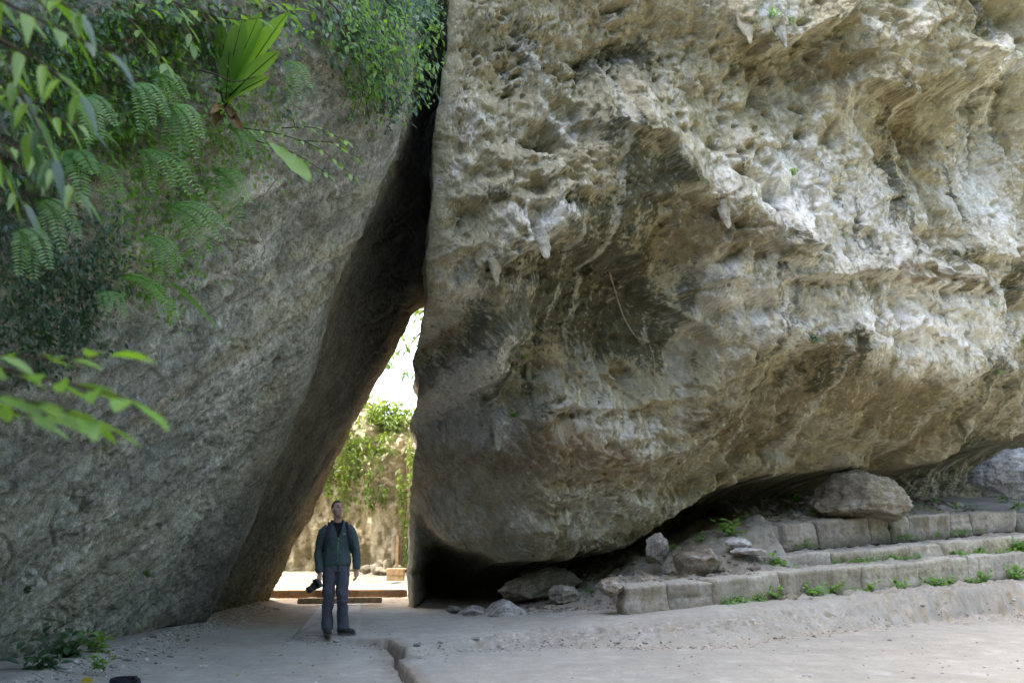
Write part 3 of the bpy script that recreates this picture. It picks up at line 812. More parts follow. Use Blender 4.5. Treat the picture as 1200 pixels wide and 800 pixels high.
mixc(CG, steps_zone * .5, (.37, .35, .30)); mixc(CG, steps_zone * sst(.1, .4, n2) * .5, (.17, .16, .10))
pas = sst(14.3, 15.6, GY + .3 * n1) * (1 - sst(-3.2, -2.9, GX)) 
mixc(CG, pas * .75, (.27, .19, .115))
mixc(CG, sst(17.3, 18.2, GY) * (1 - sst(-1.2, -.6, GX)) * (1 - sst(20.6, 20.9, GY)) * .7, (.26, .19, .12))
mixc(CG, sst(20.7, 21.2, GY) * (1 - sst(40, 80, GY)) * .8, (.27, .245, .20))
mixc(CG, np.exp(-np.maximum(GX + 4.3, 0) / .5) * (GY < 18) * sst(-.3, .3, n4 + n2) * .5, (.20, .19, .17))
mixc(CG, sst(45, 120, np.hypot(GX, GY)) * .8, (.06, .08, .035))
mixc(CG, (np.hypot(GX, GY - 3) > 0) * (1 - sst(2.5, 5.5, GY)) * .75, (.10, .11, .06))
m5 = fbm(GX * 2.2, GY * 3.5, 5, 631, .6)
mixc(CG, sst(.12, .4, m5) * .28, (.30, .27, .21)); mixc(CG, sst(.15, .42, -m5 + .3 * n2) * .3, (.50, .485, .45))
dd = seg_dist(GX, GY, DRAIN)
mixc(CG, (1 - sst(.06, .3, dd + .1 * n2)) * .55, (.19, .15, .10))
ground = mesh_obj('ground', np.stack([GX, GY, GZ], -1).reshape(-1, 3), grid_faces(len(ys_d), len(xs_d)), 'earth', None, np.clip(CG, .02, .8).reshape(-1, 3))
tag(ground, kind='structure')
print('ground', time.time() - T0)

# ================================================================== FAR CLIFF BEYOND THE PASSAGE
def cliff_top(x):
    return np.interp(x, [-16, -9, -6, -5.0, -4.2, -3.6, -3.0, -2.2, 0, 8], [7, 5.4, 5.0, 4.9, 4.9, 4.5, 4.5, 4.9, 5, 6])
xc = np.linspace(-13, 3, 330).astype(np.float32); vc = np.linspace(0, 1, 200).astype(np.float32)
XC, VC = np.meshgrid(xc, vc)
TOPZ = cliff_top(XC).astype(np.float32) + .25 * fbm(XC * 1.5, XC * 0, 3, 701)
ZC = VC * TOPZ + .0
rec = .5 * sst(.75, 1, VC) ** 2
YC = 28.3 + .45 * fbm(XC * .5, ZC * .5, 4, 711) - .55 * (ridged(XC * .7, ZC * .45, 5, 721) - .5) + .12 * fbm(XC * 4, ZC * 4, 4, 731, .6) + rec * 1.6 - .10 * (XC + 4) 
YC -= .5 * np.exp(-((XC + 3.3) / .55) ** 2) * (1 - .5 * VC)
CLF = np.empty(XC.shape + (3,), np.float32); CLF[:] = (.215, .195, .13)
m1 = fbm(XC * 1.1, ZC * .7, 5, 741, .6); m2 = fbm(XC * 5, ZC * 5, 4, 751, .6)
CLF *= (1 + .3 * m2 + .3 * m1)[..., None]
mixc(CLF, sst(.05, .4, m1 + .3 * m2) * .6, (.27, .245, .175)); mixc(CLF, sst(.0, .4, -m1 + .4 * m2) * .6, (.15, .12, .06))
# plateau behind the cliff edge
yp = np.array([.5, 1.5, 4, 10, 30], np.float32)
XP = np.repeat(xc[None], 5, 0); YP = YC[-1][None] + yp[:, None]; ZP = TOPZ[-1][None] + np.array([-.1, -.4, -1., -1.5, -2.], np.float32)[:, None]
XX = np.vstack([XC, XP]); YY = np.vstack([YC, YP]); ZZ = np.vstack([ZC - .1, ZP]); CC = np.vstack([CLF, np.full((5,) + XC.shape[1:] + (3,), .08, np.float32)])
cliff = mesh_obj('far_cliff', np.stack([XX, YY, ZZ], -1).reshape(-1, 3), grid_faces(XX.shape[0], XX.shape[1]), 'cliff_stone', None, np.clip(CC, .02, .8).reshape(-1, 3))
tag(cliff, 'sunlit yellowish limestone cliff seen through the triangular passage', 'cliff')
print('cliff', time.time() - T0)

# ================================================================== WOODED BANK BEHIND AND BESIDE THE VIEWER
rs = np.random.RandomState(5)
def forest_bank():
    """unseen forest around the camera, its crowns raised to shut off low sky light"""
    n = 48000
    th = rs.uniform(R(150), R(395), n); rad = rs.uniform(13, 22, n)
    x = np.cos(th) * rad + 2; y = np.sin(th) * rad + 4
    z = np.abs(rs.uniform(-.2, 1, n)) ** .8 * (12 + 4 * perlin(th * 3, th * 0, 9) + 12 * sst(2.0, 9.0, x))  # crowns raised, most on the right, to hold back sky light
    ok = ~((x < -3.0) & (y > -4)) & ~((y > 11) & (x < 17))
    x, y, z = x[ok], y[ok], z[ok]; n = len(x)
    s = rs.uniform(.35, .8, n)
    P = np.stack([x, y, z], -1)
    U = rs.normal(size=(n, 3)); U /= np.linalg.norm(U, axis=1)[:, None]
    W = rs.normal(size=(n, 3)); W -= (W * U).sum(1)[:, None] * U; W /= np.linalg.norm(W, axis=1)[:, None]
    V = np.stack([P - U * s[:, None], P + W * s[:, None] * .45, P + U * s[:, None], P - W * s[:, None] * .45], 1).reshape(-1, 3)
    F = np.arange(n * 4).reshape(-1, 4)
    return V, F
leaf_material('forest_leaf', (.035, .06, .018), (.07, .11, .03), .3, .2)
V, F = forest_bank()
tag(mesh_obj('forest', V, F, 'forest_leaf', smooth=False), 'dense green forest out of view, raised to block low sky light', 'forest', kind='stuff')
# ================================================================== STONES
def n3(P, f, seed):
    return (perlin(P[:, 0] * f + 9.1, P[:, 1] * f, seed) + perlin(P[:, 1] * f + 3.7, P[:, 2] * f, seed + 1) + perlin(P[:, 2] * f, P[:, 0] * f + 5.5, seed + 2)) / 1.7

def f3(P, f, oct, seed, gain=.5):
    s, a, n = 0, 1., 0.
    for o in range(oct):
        s = s + a * n3(P, f, seed + 5 * o); n += a; a *= gain; f *= 2.05
    return s / n

_ico = {}
def ico(sub):
    if sub not in _ico:
        bm = bmesh.new(); bmesh.ops.create_icosphere(bm, subdivisions=sub, radius=1)
        bm.verts.ensure_lookup_table()
        _ico[sub] = (np.array([v.co[:] for v in bm.verts], np.float32), np.array([[v.index for v in f.verts] for f in bm.faces], np.int32)); bm.free()
    return _ico[sub][0].copy(), _ico[sub][1]

def stone_geo(size, seed, sub=5, cuts=13, rough=.11, tone=(.27, .25, .205), dark=(.075, .065, .05), pale=(.45, .435, .40)):
    rs = np.random.RandomState(seed)
    P, F = ico(sub)
    for _ in range(cuts):
        n = rs.normal(size=3); n /= np.linalg.norm(n); d = rs.uniform(.5, .85)
        P -= np.maximum(P @ n - d - .05 * n3(P, 2.5, seed + 50), 0)[:, None] * n[None] * .97
    P *= 1.12
    rough *= 1.7
    P *= (1 + .12 * n3(P, 1.1, seed) + rough * (f3(P, 2.6, 4, seed + 3, .6)) + rough * .5 * f3(P, 9, 3, seed + 8, .6))[:, None]
    m1 = f3(P, 1.6, 4, seed + 21, .6); m2 = f3(P, 5, 4, seed + 31, .65)
    Cc = np.empty((len(P), 3), np.float32); Cc[:] = tone; Cc *= (1 + .3 * m2)[:, None]
    def mx(m, c):
        m = np.clip(m, 0, 1)[:, None]; Cc[:] = Cc * (1 - m) + np.asarray(c) * m
    mx(sst(.05, .4, m1 + .5 * m2) * .6, pale); mx(sst(.1, .45, -m1 + .6 * m2) * .6, dark)
    return P * np.asarray(size)[None] * .5, F, np.clip(Cc, .02, .8)

def stone(name, label, cat, loc, size, seed, rot=(0, 0, 0), group=None, mat='boulder_stone', **k):
    P, F, Cc = stone_geo(size, seed, **k)
    o = mesh_obj(name, P, F, mat, None, Cc)
    o.location = loc; o.rotation_euler = rot
    if label: tag(o, label, cat, group)
    return o

def gz(x, y):
    return float(ground_z(np.array([x]), np.array([y]))[0])

def stone_px(name, label, px, py, w, h, Yd, seed, depth=None, sink=.12, rot=(0, 0, 0), **k):
    """px,py: middle of the stone's foot in the photo; w,h in photo pixels at distance Yd"""
    m = Yd / FPX
    p = at_y(px, py, Yd)
    W_, H_ = w * m, h * m
    z = p.z + H_ * (.5 - sink)
    return stone(name, label, 'stone', (p.x, Yd, z), (W_ * 1.08, depth or W_ * .8, H_ * (1 + sink * 1.4)), seed, rot, **k)

stone_px('boulder', 'big rounded grey-brown boulder on the uppermost stone course', 1003, 606, 100, 50, 18.75, 31, depth=1.2, sub=6, cuts=8, rough=.10, tone=(.235, .205, .15), pale=(.43, .41, .36), dark=(.06, .05, .035))
stone_px('boulder', 'blue-grey boulder wedged under the rock at the photo\'s right edge', 1182, 574, 74, 50, 19.9, 44, depth=1.2, sub=6, rough=.09, cuts=6, tone=(.22, .235, .24), pale=(.36, .385, .40))
stone_px('flat_stone', 'flat slab of stone lying tilted under the low edge of the rock', 632, 695, 88, 26, 17.2, 52, depth=1.0, rot=(0, R(-14), R(10)), cuts=14, tone=(.27, .235, .18))
stone_px('half_buried_stone', 'pale rounded stone half sunk in the path below the tilted slab', 594, 722, 60, 20, 15.6, 61, depth=.8, sink=.4, rough=.05, tone=(.33, .315, .285), pale=(.42, .41, .39))
stone_px('upright_stone', 'small pointed grey stone standing in the rock\'s shadow on the slope', 769, 654, 24, 28, 16.6, 63, depth=.35)
stone_px('slope_stone', 'brown stone embedded in the earth slope beside the block step', 818, 664, 60, 34, 16.4, 74, depth=.9, sink=.45, tone=(.23, .19, .14), rough=.05)
stone_px('flat_white_stone', 'small flat pale stone lying uppermost on the slope by weeds', 868, 641, 30, 12, 16.9, 93, depth=.4, tone=(.5, .48, .44), rough=.04)
stone_px('flat_white_stone', 'wide flat pale stone just below the small uppermost one', 876, 650, 34, 10, 16.7, 95, depth=.4, tone=(.48, .46, .42), rough=.04)
stone_px('broken_stone', 'broken brown stone leaning on the end block of the lowest course', 718, 698, 30, 22, 14.7, 99, depth=.4, tone=(.25, .215, .16))
stone_px('rubble_stone', 'small pale rubble stone at the dark cave mouth', 531, 716, 14, 8, 16.6, 105, depth=.25)
stone_px('rubble_stone', 'larger low rubble stone between cave mouth and tilted slab', 560, 722, 32, 12, 15.9, 107, depth=.5, sink=.3, tone=(.32, .3, .27))
stone_px('rubble_stone', 'grey rubble stone on the slope under the tilted slab stone', 660, 700, 34, 18, 16.4, 109, depth=.5, sink=.25, tone=(.28, .25, .2))

# ---- squared stone courses of the steps
def block_geo(L, D, Hh, seed, wear=.035):
    nx, ny, nz_ = max(4, int(L / .04)), 5, max(5, int(Hh / .04))
    bm = bmesh.new(); bmesh.ops.create_cube(bm, size=2)
    def cut(axis, n):
        for k in range(1, n):
            v = -1 + 2 * k / n
            no = [0, 0, 0]; no[axis] = 1; co = [0, 0, 0]; co[axis] = v
            bmesh.ops.bisect_plane(bm, geom=bm.verts[:] + bm.edges[:] + bm.faces[:], plane_co=co, plane_no=no)
    cut(0, nx); cut(1, ny); cut(2, nz_)
    bm.verts.index_update()
    P = np.array([v.co[:] for v in bm.verts], np.float32); F = [[v.index for v in f.verts] for f in bm.faces]; bm.free()
    S = np.array([L, D, Hh]) * .5
    Q = P * S
    r = (.03 + .05 * np.clip(n3(Q * 1.0 + seed, 5, seed + 70) + .25, 0, 1))[:, None]       # worn, chipped arrises
    inner = np.clip(Q, -(S - r), S - r); d = Q - inner; ln = np.linalg.norm(d, axis=1)[:, None]
    Q = inner + d * np.minimum(1, r / np.maximum(ln, 1e-6))
    dirn = P / np.maximum(np.linalg.norm(P, axis=1), 1e-6)[:, None]
    Qs = Q + seed * 1.37
    Q = Q + dirn * (wear * 1.6 * n3(Qs, 2.2, seed) + wear * f3(Qs, 6, 4, seed + 2, .65) + wear * .5 * f3(Qs, 16, 3, seed + 9, .6))[:, None]
    rs = np.random.RandomState(seed)
    tone = np.array([.35, .33, .275]) * rs.uniform(.75, 1.12) * np.array([1, rs.uniform(.95, 1.0), rs.uniform(.86, 1.0)])
    m1 = f3(Qs, 3, 4, seed + 4, .6); m2 = f3(Qs, 11, 3, seed + 6, .6)
    Cc = np.empty((len(Q), 3), np.float32); Cc[:] = tone; Cc *= (1 + .25 * m2)[:, None]
    def mx(m, c):
        m = np.clip(m, 0, 1)[:, None]; Cc[:] = Cc * (1 - m) + np.asarray(c) * m
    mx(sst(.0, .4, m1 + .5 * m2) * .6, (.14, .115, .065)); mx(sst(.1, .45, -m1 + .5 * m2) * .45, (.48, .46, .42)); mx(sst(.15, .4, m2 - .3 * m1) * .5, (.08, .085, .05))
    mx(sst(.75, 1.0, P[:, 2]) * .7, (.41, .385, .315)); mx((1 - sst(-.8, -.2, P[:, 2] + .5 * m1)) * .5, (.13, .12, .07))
    return Q, F, np.clip(Cc, .02, .8)

def course(name, label, line, bottom, top, joints, depth, seed, proud=.02):
    """a row of squared stones: joints are the photo columns of the upright joints"""
    xs = np.linspace(line[0, 0] - .5, line[-1, 0] + 2, 1200); yy = np.interp(xs, line[:, 0], line[:, 1])
    sl = (line[-1, 1] - line[0, 1]) / (line[-1, 0] - line[0, 0])
    yy = np.where(xs > line[-1, 0], line[-1, 1] + (xs - line[-1, 0]) * sl, yy)
    cols = 600 + FPX * (xs / yy) * 1.0 / 1.0
    rt = []
    for px in joints:
        a = ray(px, 660); k = np.argmin(np.abs(xs / yy - a[0] / a[1])); rt.append((xs[k], yy[k]))
    root = empty(name, (rt[0][0], rt[0][1], bottom(rt[0][0])))
    rs = np.random.RandomState(seed)
    for i, ((xa, ya), (xb, yb_)) in enumerate(zip(rt[:-1], rt[1:])):
        L = math.hypot(xb - xa, yb_ - ya); ang = math.atan2(yb_ - ya, xb - xa)
        xm, ym = (xa + xb) / 2, (ya + yb_) / 2
        zb, zt = bottom(xm) - .10, top(xm) + rs.uniform(-.012, .012)
        Q, F, Cc = block_geo(L - rs.uniform(.006, .016), depth, zt - zb, seed + i * 13)
        o = mesh_obj('block', Q, F, 'block_stone', root, Cc)
        nrm = Vector((-math.sin(ang), math.cos(ang), 0))
        pos = Vector((xm, ym, (zb + zt) / 2)) + nrm * (depth / 2 - proud + rs.uniform(-.015, .015))
        o.location = pos - root.location
        slope_z = math.atan2(top(xb) - top(xa), L)
        o.rotation_euler = (rs.uniform(-.02, .02), -slope_z, ang + rs.uniform(-.015, .015))
    tag(root, label, 'stone step', 'stone courses of the steps')
    return root

fz = lambda q, c=1: (lambda x: float(np.interp(x, q[:, 0], q[:, c])))
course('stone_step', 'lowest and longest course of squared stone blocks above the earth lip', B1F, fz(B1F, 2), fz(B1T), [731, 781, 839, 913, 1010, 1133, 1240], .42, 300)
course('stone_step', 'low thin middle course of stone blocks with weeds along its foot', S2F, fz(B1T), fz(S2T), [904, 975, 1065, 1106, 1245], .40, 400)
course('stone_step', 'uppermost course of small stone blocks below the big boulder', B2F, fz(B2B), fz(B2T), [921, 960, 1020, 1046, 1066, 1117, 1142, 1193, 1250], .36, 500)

# ---- worn paving panel under the man
def panel():
    pts = [at_z(338, 748, 0), at_z(425, 753, 0), at_z(426, 700, 0), at_z(376, 707, 0)]
    n = 24
    V, F = [], []
    u = np.linspace(0, 1, n)
    for a in u:
        for b in u:
            p = (pts[0] * (1 - a) + pts[1] * a) * (1 - b) + (pts[3] * (1 - a) + pts[2] * a) * b
            e = min(a, 1 - a, b, 1 - b)
            V.append((p.x, p.y, gz(p.x, p.y) + (.012 if e > 0 else -.06)))
    V = np.array(V)
    Cc = np.empty((len(V), 3), np.float32); Cc[:] = (.35, .33, .275); Cc *= (1 + .15 * fbm(V[:, 0] * 3, V[:, 1] * 3, 4, 77))[:, None]
    return V, grid_faces(n, n)[:, ::-1], Cc
V, F, Cc = panel()
tag(mesh_obj('path', V, F, 'earth', None, Cc), kind='structure')

# ---- gravel along the foot of the slab, and crumbs on the earth
def scatter_stones(xy, smin, smax, seed, sink=.3):
    rs = np.random.RandomState(seed)
    P0, F0 = ico(1)
    n = len(xy); V = []; F = []; Cc = []
    zz = ground_z(xy[:, 0], xy[:, 1])
    for k in range(n):
        s = rs.uniform(smin, smax) * (1 + 1.5 * (rs.rand() < .06))
        P = P0 * (1 + .3 * rs.normal(size=(len(P0), 1)) * .5) * np.array([s * rs.uniform(.7, 1.3), s * rs.uniform(.7, 1.3), s * rs.uniform(.4, .8)])
        V.append(P + np.array([xy[k, 0], xy[k, 1], zz[k] + s * (.3 - sink)])); F.append(F0 + k * len(P0))
        Cc.append(np.full((len(P0), 3), rs.uniform(.16, .5)) * np.array([1, .96, .87]))
    return np.vstack(V), np.vstack(F), np.vstack(Cc)
rs = np.random.RandomState(8)
n = 1300
yy = rs.uniform(8.8, 17.5, n); xx = -4.45 + np.abs(rs.normal(size=n)) * .3 * (1 - .03 * (yy - 9)) + .0
V, F, Cc = scatter_stones(np.stack([xx, yy], -1), .006, .022, 12)
tag(mesh_obj('gravel', V, F, 'boulder_stone', None, Cc, smooth=False), 'grey gravel along the foot of the slab', 'gravel', kind='stuff')
n = 1500
tt = rs.rand(n); xx = -3 + tt * 12.5; yy = np.interp(xx, L1B[:, 0], L1B[:, 1]) + rs.normal(size=n) * .16 - .05
m = rs.rand(n) < .28
xx = np.where(m, rs.uniform(.2, 4, n), xx); yy = np.where(m, rs.uniform(15.2, 18.5, n), yy)
m2_ = rs.rand(n) < .18
xx = np.where(m2_, rs.uniform(-4, 6, n), xx); yy = np.where(m2_, rs.uniform(9.3, 14, n), yy)
V, F, Cc = scatter_stones(np.stack([xx, yy], -1), .005, .02, 14)
tag(mesh_obj('pebbles', V, F, 'boulder_stone', None, Cc, smooth=False), 'small pebbles and crumbs on the earth', 'pebbles', kind='stuff')

n = 700
xx = rs.uniform(-.2, 4.6, n); yy = 15.4 + np.abs(rs.normal(size=n)) * 1.3
k_ = (rs.rand(n) < .35); xx = np.where(k_, rs.uniform(4.6, 9.5, n), xx); yy = np.where(k_, np.interp(xx, B2F[:, 0], B2F[:, 1]) + .35 + rs.rand(n) * 1.3, yy)
V, F, Cc = scatter_stones(np.stack([xx, yy], -1), .012, .05, 16)
tag(mesh_obj('rubble', V, F, 'boulder_stone', None, Cc * np.array([.8, .74, .62]), smooth=False), 'loose brown rubble on the slope and upper shelf', 'rubble', kind='stuff')

# ---- stalactites of the overhanging rock (parts of it)
def stalactite(px0, py0, px1, py1, w, seed, out=.12, lime=.8):
    py0 -= (py1 - py0) * .35
    top = on_rock(px0, py0, -.16); s = top.y / FPX
    tip = Vector((top.x + (px1 - px0) * s, top.y - .14 - out * .5, top.z - (py1 - py0) * s / CP))
    n, m = 26, 14
    rs = np.random.RandomState(seed)
    V = []; ax = np.array(tip - top)
    for i in range(n):
        f = i / (n - 1)
        r = w * s * .62 * ((1 - f) ** .75 + .07 * (f > .3)) * (1 if i < n - 1 else .3)
        for j in range(m):
            a = 2 * math.pi * j / m
            rr = r * (1 + .26 * math.sin(2 * a + seed + f * 3) + .18 * math.sin(5 * a + 2 * seed + f * 2))
            V.append(np.array(top) + ax * f + np.array([math.cos(a) * rr, math.sin(a) * rr * .7, 0]))
    V = np.array(V, np.float32)
    V += (.22 * w * s * np.stack([f3(V, 7, 3, seed), f3(V, 7, 3, seed + 4), f3(V, 5, 3, seed + 9)], -1))
    F = []
    for i in range(n - 1):
        for j in range(m):
            F.append((i * m + j, (i + 1) * m + j, (i + 1) * m + (j + 1) % m, i * m + (j + 1) % m))
    F.append(tuple((n - 1) * m + j for j in range(m))[::-1])
    Cc = np.empty((len(V), 3), np.float32); Cc[:] = rock_tone(top) * .55 + rock_tone(tip) * .25 + np.array([.46, .44, .38]) * .2 * lime
    Cc *= (1 + .3 * f3(V, 6, 4, seed + 12, .6))[:, None]
    return mesh_obj('stalactite', V, F, 'limestone', big_rock, np.clip(Cc, .03, .8))
for k, a in enumerate([(577,270,589,341,30,.06,.8),(560,286,570,316,18,.04,.7),(640,276,648,306,20,.04,.7),(625,432,626,456,9,.08,.9),(588,486,590,528,16,.05,.9),
        (872,20,884,60,18,.08,1),(900,26,908,64,15,.08,1),(918,30,924,62,12,.08,1),(762,-26,768,12,26,.1,1.1),(946,190,938,262,7,.08,1),(930,190,928,250,8,.06,.9),
        (852,240,858,272,16,.06,.9)]):
    stalactite(*a[:5], 700 + k * 7, a[5], a[6])
print('stones', time.time() - T0)
# ================================================================== PLANTS
leaf_material('leaf_bright', (.13, .30, .035), (.26, .45, .065), .5, .25)
leaf_material('leaf_mid', (.10, .24, .035), (.22, .38, .06), .45, .3)
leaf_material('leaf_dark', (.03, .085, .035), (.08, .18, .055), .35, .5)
leaf_material('leaf_fern', (.14, .32, .07), (.28, .48, .11), .5, .3)
leaf_material('leaf_yellow', (.40, .33, .02), (.5, .42, .03), .45, .2)
leaf_material('leaf_sun', (.06, .115, .018), (.14, .20, .035), .45, .2)
plain_material('twig', (.075, .05, .032), .9, grain=40)
plain_material('pale_root', (.32, .27, .20), .9, grain=30)
plain_material('dead_leaf', (.22, .13, .055), .9, grain=12, vary=.4)
plain_material('midrib_dark', (.03, .028, .014), .7)

def unit(v):
    v = Vector(v); return v.normalized() if v.length > 1e-9 else Vector((0, 0, 1))

class MB:
    def __init__(self): self.V, self.F = [], []
    def leaf(self, base, d, nrm, L, W, shape='oval', seg=4, fold=.12, droop=.25, wave=0.0, ph=0.0):
        d = unit(d); nrm = Vector(nrm); side = unit(d.cross(nrm)); nrm = side.cross(d)
        rows = []
        for i in range(seg + 1):
            s = i / seg
            if shape == 'oval': w = math.sin(math.pi * min(1, s * .97 + .015)) ** .75
            elif shape == 'lance': w = (math.sin(math.pi * s ** .62)) ** .9 if 0 < s < 1 else .02
            else: w = min(1, .28 + s * 1.35) * (1 - max(0, (s - .72) / .28) ** 2.2) + .02     # strap
            c = Vector(base) + d * (L * s) - Vector((0, 0, 1)) * (droop * L * s * s)
            wv = wave * W * math.sin(s * 17 + ph)
            rows.append((c + side * (w * W * .5) + nrm * (fold * W * w + wv), c, c - side * (w * W * .5) + nrm * (fold * W * w - wv)))
        o = len(self.V)
        for r in rows: self.V.extend(r)
        for i in range(seg):
            a = o + i * 3
            self.F += [(a, a + 1, a + 4, a + 3), (a + 1, a + 2, a + 5, a + 4)]
    def tube(self, pts, radii, sides=5):
        pts = [Vector(p) for p in pts]; o = len(self.V); n = len(pts)
        for i, p in enumerate(pts):
            t = unit(pts[min(i + 1, n - 1)] - pts[max(i - 1, 0)])
            a = unit(t.orthogonal()); b = t.cross(a)
            for k in range(sides):
                th = 2 * math.pi * k / sides
                self.V.append(p + (a * math.cos(th) + b * math.sin(th)) * radii[i])
        for i in range(n - 1):
            for k in range(sides):
                self.F.append((o + i * sides + k, o + i * sides + (k + 1) % sides, o + (i + 1) * sides + (k + 1) % sides, o + (i + 1) * sides + k))
    def box(self, c, s, rz=0.0):
        o = len(self.V); m = Matrix.Rotation(rz, 3, 'Z')
        for x in (-1, 1):
            for y in (-1, 1):
                for z in (-1, 1): self.V.append(Vector(c) + m @ Vector((x * s[0] / 2, y * s[1] / 2, z * s[2] / 2)))
        self.F += [tuple(o + k for k in f) for f in ((0, 1, 3, 2), (4, 6, 7, 5), (0, 4, 5, 1), (2, 3, 7, 6), (0, 2, 6, 4), (1, 5, 7, 3))]
    def build(self, name, mat, parent=None, smooth=True):
        off = parent.location if parent is not None else Vector((0, 0, 0))
        if parent is not None and parent.parent is not None: off = off + parent.parent.location
        return mesh_obj(name, [v - off for v in self.V], self.F, mat, parent, None, smooth)

def curve(pts, n=12):
    """smooth polyline through points"""
    P = [Vector(p) for p in pts]
    P = [P[0] * 2 - P[1]] + P + [P[-1] * 2 - P[-2]]
    out = []
    for i in range(1, len(P) - 2):
        for k in range(n):
            t = k / n
            out.append(.5 * ((2 * P[i]) + (P[i + 1] - P[i - 1]) * t + (2 * P[i - 1] - 5 * P[i] + 4 * P[i + 1] - P[i + 2]) * t * t + (3 * P[i] - P[i - 1] - 3 * P[i + 1] + P[i + 2]) * t ** 3))
    out.append(P[-2]); return out

UP = Vector((0, 0, 1)); CAM = Vector((0, 0, CAMZ))
rnd = random.Random(21)
def jit(k): return Vector((rnd.uniform(-k, k), rnd.uniform(-k, k), rnd.uniform(-k, k)))
def vpx(px, py, Yd): return at_y(px, py, Yd)

# ---- twigs with large single leaves close to the camera
def leafy_branch(label, stems, leafL, leafW, step, mats, shape='oval', group=None, cat='branch', name='branch', r0=.006, hang=.35, part=True, nseg=5, bend=.25):
    root = empty(name, stems[0][0])
    st = MB()
    leaves = {m: MB() for m in mats}
    for pts in stems:
        c = curve(pts, 8)
        st.tube(c, [r0 * (1 - .75 * i / len(c)) + .0008 for i in range(len(c))])
        acc, sgn = 0, 1
        for a, b in zip(c[:-1], c[1:]):
            acc += (b - a).length
            if acc > step:
                acc = 0; sgn = -sgn
                t = unit(b - a); side = unit(t.cross(UP)) * sgn
                d = unit(t * .75 + side * rnd.uniform(.35, .9) + Vector((0, 0, -hang * rnd.uniform(.3, 1.4))) + jit(.15))
                m = rnd.choice(mats)
                q = MB() if part else leaves[m]
                q.leaf(b, d, UP + jit(.5) + Vector((0, -.3, 0)), leafL * rnd.uniform(.7, 1.25), leafW * rnd.uniform(.75, 1.2), shape, nseg, .14, bend * rnd.uniform(.3, 1.5))
                if part: q.build('leaf', m, root)
        q = MB() if part else leaves[mats[-1]]
        q.leaf(c[-1], unit(c[-1] - c[-3]) + Vector((0, 0, -hang * .5)), UP + jit(.3), leafL * 1.1, leafW, shape, nseg, .12, bend)
        if part: q.build('leaf', mats[-1], root)
    st.build('stem', 'twig', root)
    if not part:
        for m, q in leaves.items():
            if q.F: q.build('foliage', m, root)
    tag(root, label, cat, group)
    return root

def pxs(lst): return [vpx(*p) for p in lst]
LB = ['leaf_bright', 'leaf_mid', 'leaf_mid', 'leaf_bright']
leafy_branch('out-of-focus leafy branch reaching in low at the left edge', [
    pxs([(-110,395,3.3),(-30,412,3.2),(60,420,3.1),(128,417,3.05)]), pxs([(-100,410,3.2),(-10,430,3.1),(70,447,3.0),(130,462,2.95),(158,474,2.9)]),
    pxs([(-100,430,3.15),(-20,458,3.05),(50,474,2.95),(112,494,2.9)]), pxs([(-90,450,3.3),(0,478,3.2),(60,492,3.2)])], .15, .062, .055, LB, hang=.15, bend=.12)
leafy_branch('blurred branch of long drooping leaves hanging in the top-left corner', [
    pxs([(-120,-60,3.7),(-20,-10,3.6),(60,30,3.5),(128,62,3.4)]), pxs([(-100,-30,3.6),(-10,40,3.5),(50,75,3.4),(92,110,3.3)]), pxs([(-90,-10,3.9),(0,70,3.8),(30,120,3.7),(62,185,3.6)]),
    pxs([(-60,-60,3.9),(40,-15,3.8),(90,15,3.7)]), pxs([(-100,30,4.1),(-20,90,4.0),(20,130,3.9),(40,170,3.9)]), pxs([(-100,100,3.7),(-40,150,3.6),(0,190,3.6)])],
    .16, .048, .05, ['leaf_bright', 'leaf_bright', 'leaf_mid', 'leaf_dark'], shape='lance', hang=.5, r0=.009, bend=.3, nseg=6)
leafy_branch('blurred dark twig with long leaves below the top-left branch', [
    pxs([(-90,120,4.4),(0,165,4.4),(50,190,4.3),(92,225,4.2)]), pxs([(-90,150,4.6),(-10,200,4.5),(30,240,4.4)]), pxs([(-80,60,4.8),(20,110,4.7),(70,140,4.6),(110,150,4.6)])],
    .14, .038, .055, ['leaf_mid', 'leaf_bright', 'leaf_dark'], shape='lance', hang=.5, bend=.3)
leafy_branch('slender twig of pale green leaves arching across the top of the slab', [
    pxs([(150,-40,7.6),(200,0,7.4),(255,20,7.2),(300,22,7.1),(345,12,7.0)]), pxs([(180,-30,7.6),(215,20,7.4),(225,50,7.3)]), pxs([(220,-40,7.4),(280,-8,7.2),(330,5,7.1)]),
    pxs([(120,-40,7.3),(165,5,7.2),(205,15,7.1)]), pxs([(150,20,7.2),(175,50,7.1),(195,75,7.0)])], .13, .055, .09, ['leaf_bright', 'leaf_mid'], hang=.25)
leafy_branch('twig of small light leaves pointing right from under the nest fern', [
    pxs([(285,150,8.6),(330,158,8.4),(375,175,8.3),(415,208,8.2)]), pxs([(300,165,8.6),(345,180,8.4),(385,205,8.3)]), pxs([(330,150,8.4),(370,150,8.3),(405,165,8.2)]), pxs([(350,165,8.4),(392,168,8.3),(418,185,8.2)])],
    .085, .035, .055, ['leaf_bright', 'leaf_mid', 'leaf_fern'], hang=.25)
leafy_branch('bare-stemmed twig with a few dark leaves above the crevice', [
    pxs([(440,-20,12.5),(480,20,12.4),(510,60,12.3),(512,95,12.3)]), pxs([(455,-10,12.5),(500,25,12.4),(524,40,12.3)]), pxs([(470,70,12.6),(500,95,12.5),(513,112,12.4)])], .12, .05, .22, ['leaf_mid', 'leaf_dark'], part=False)

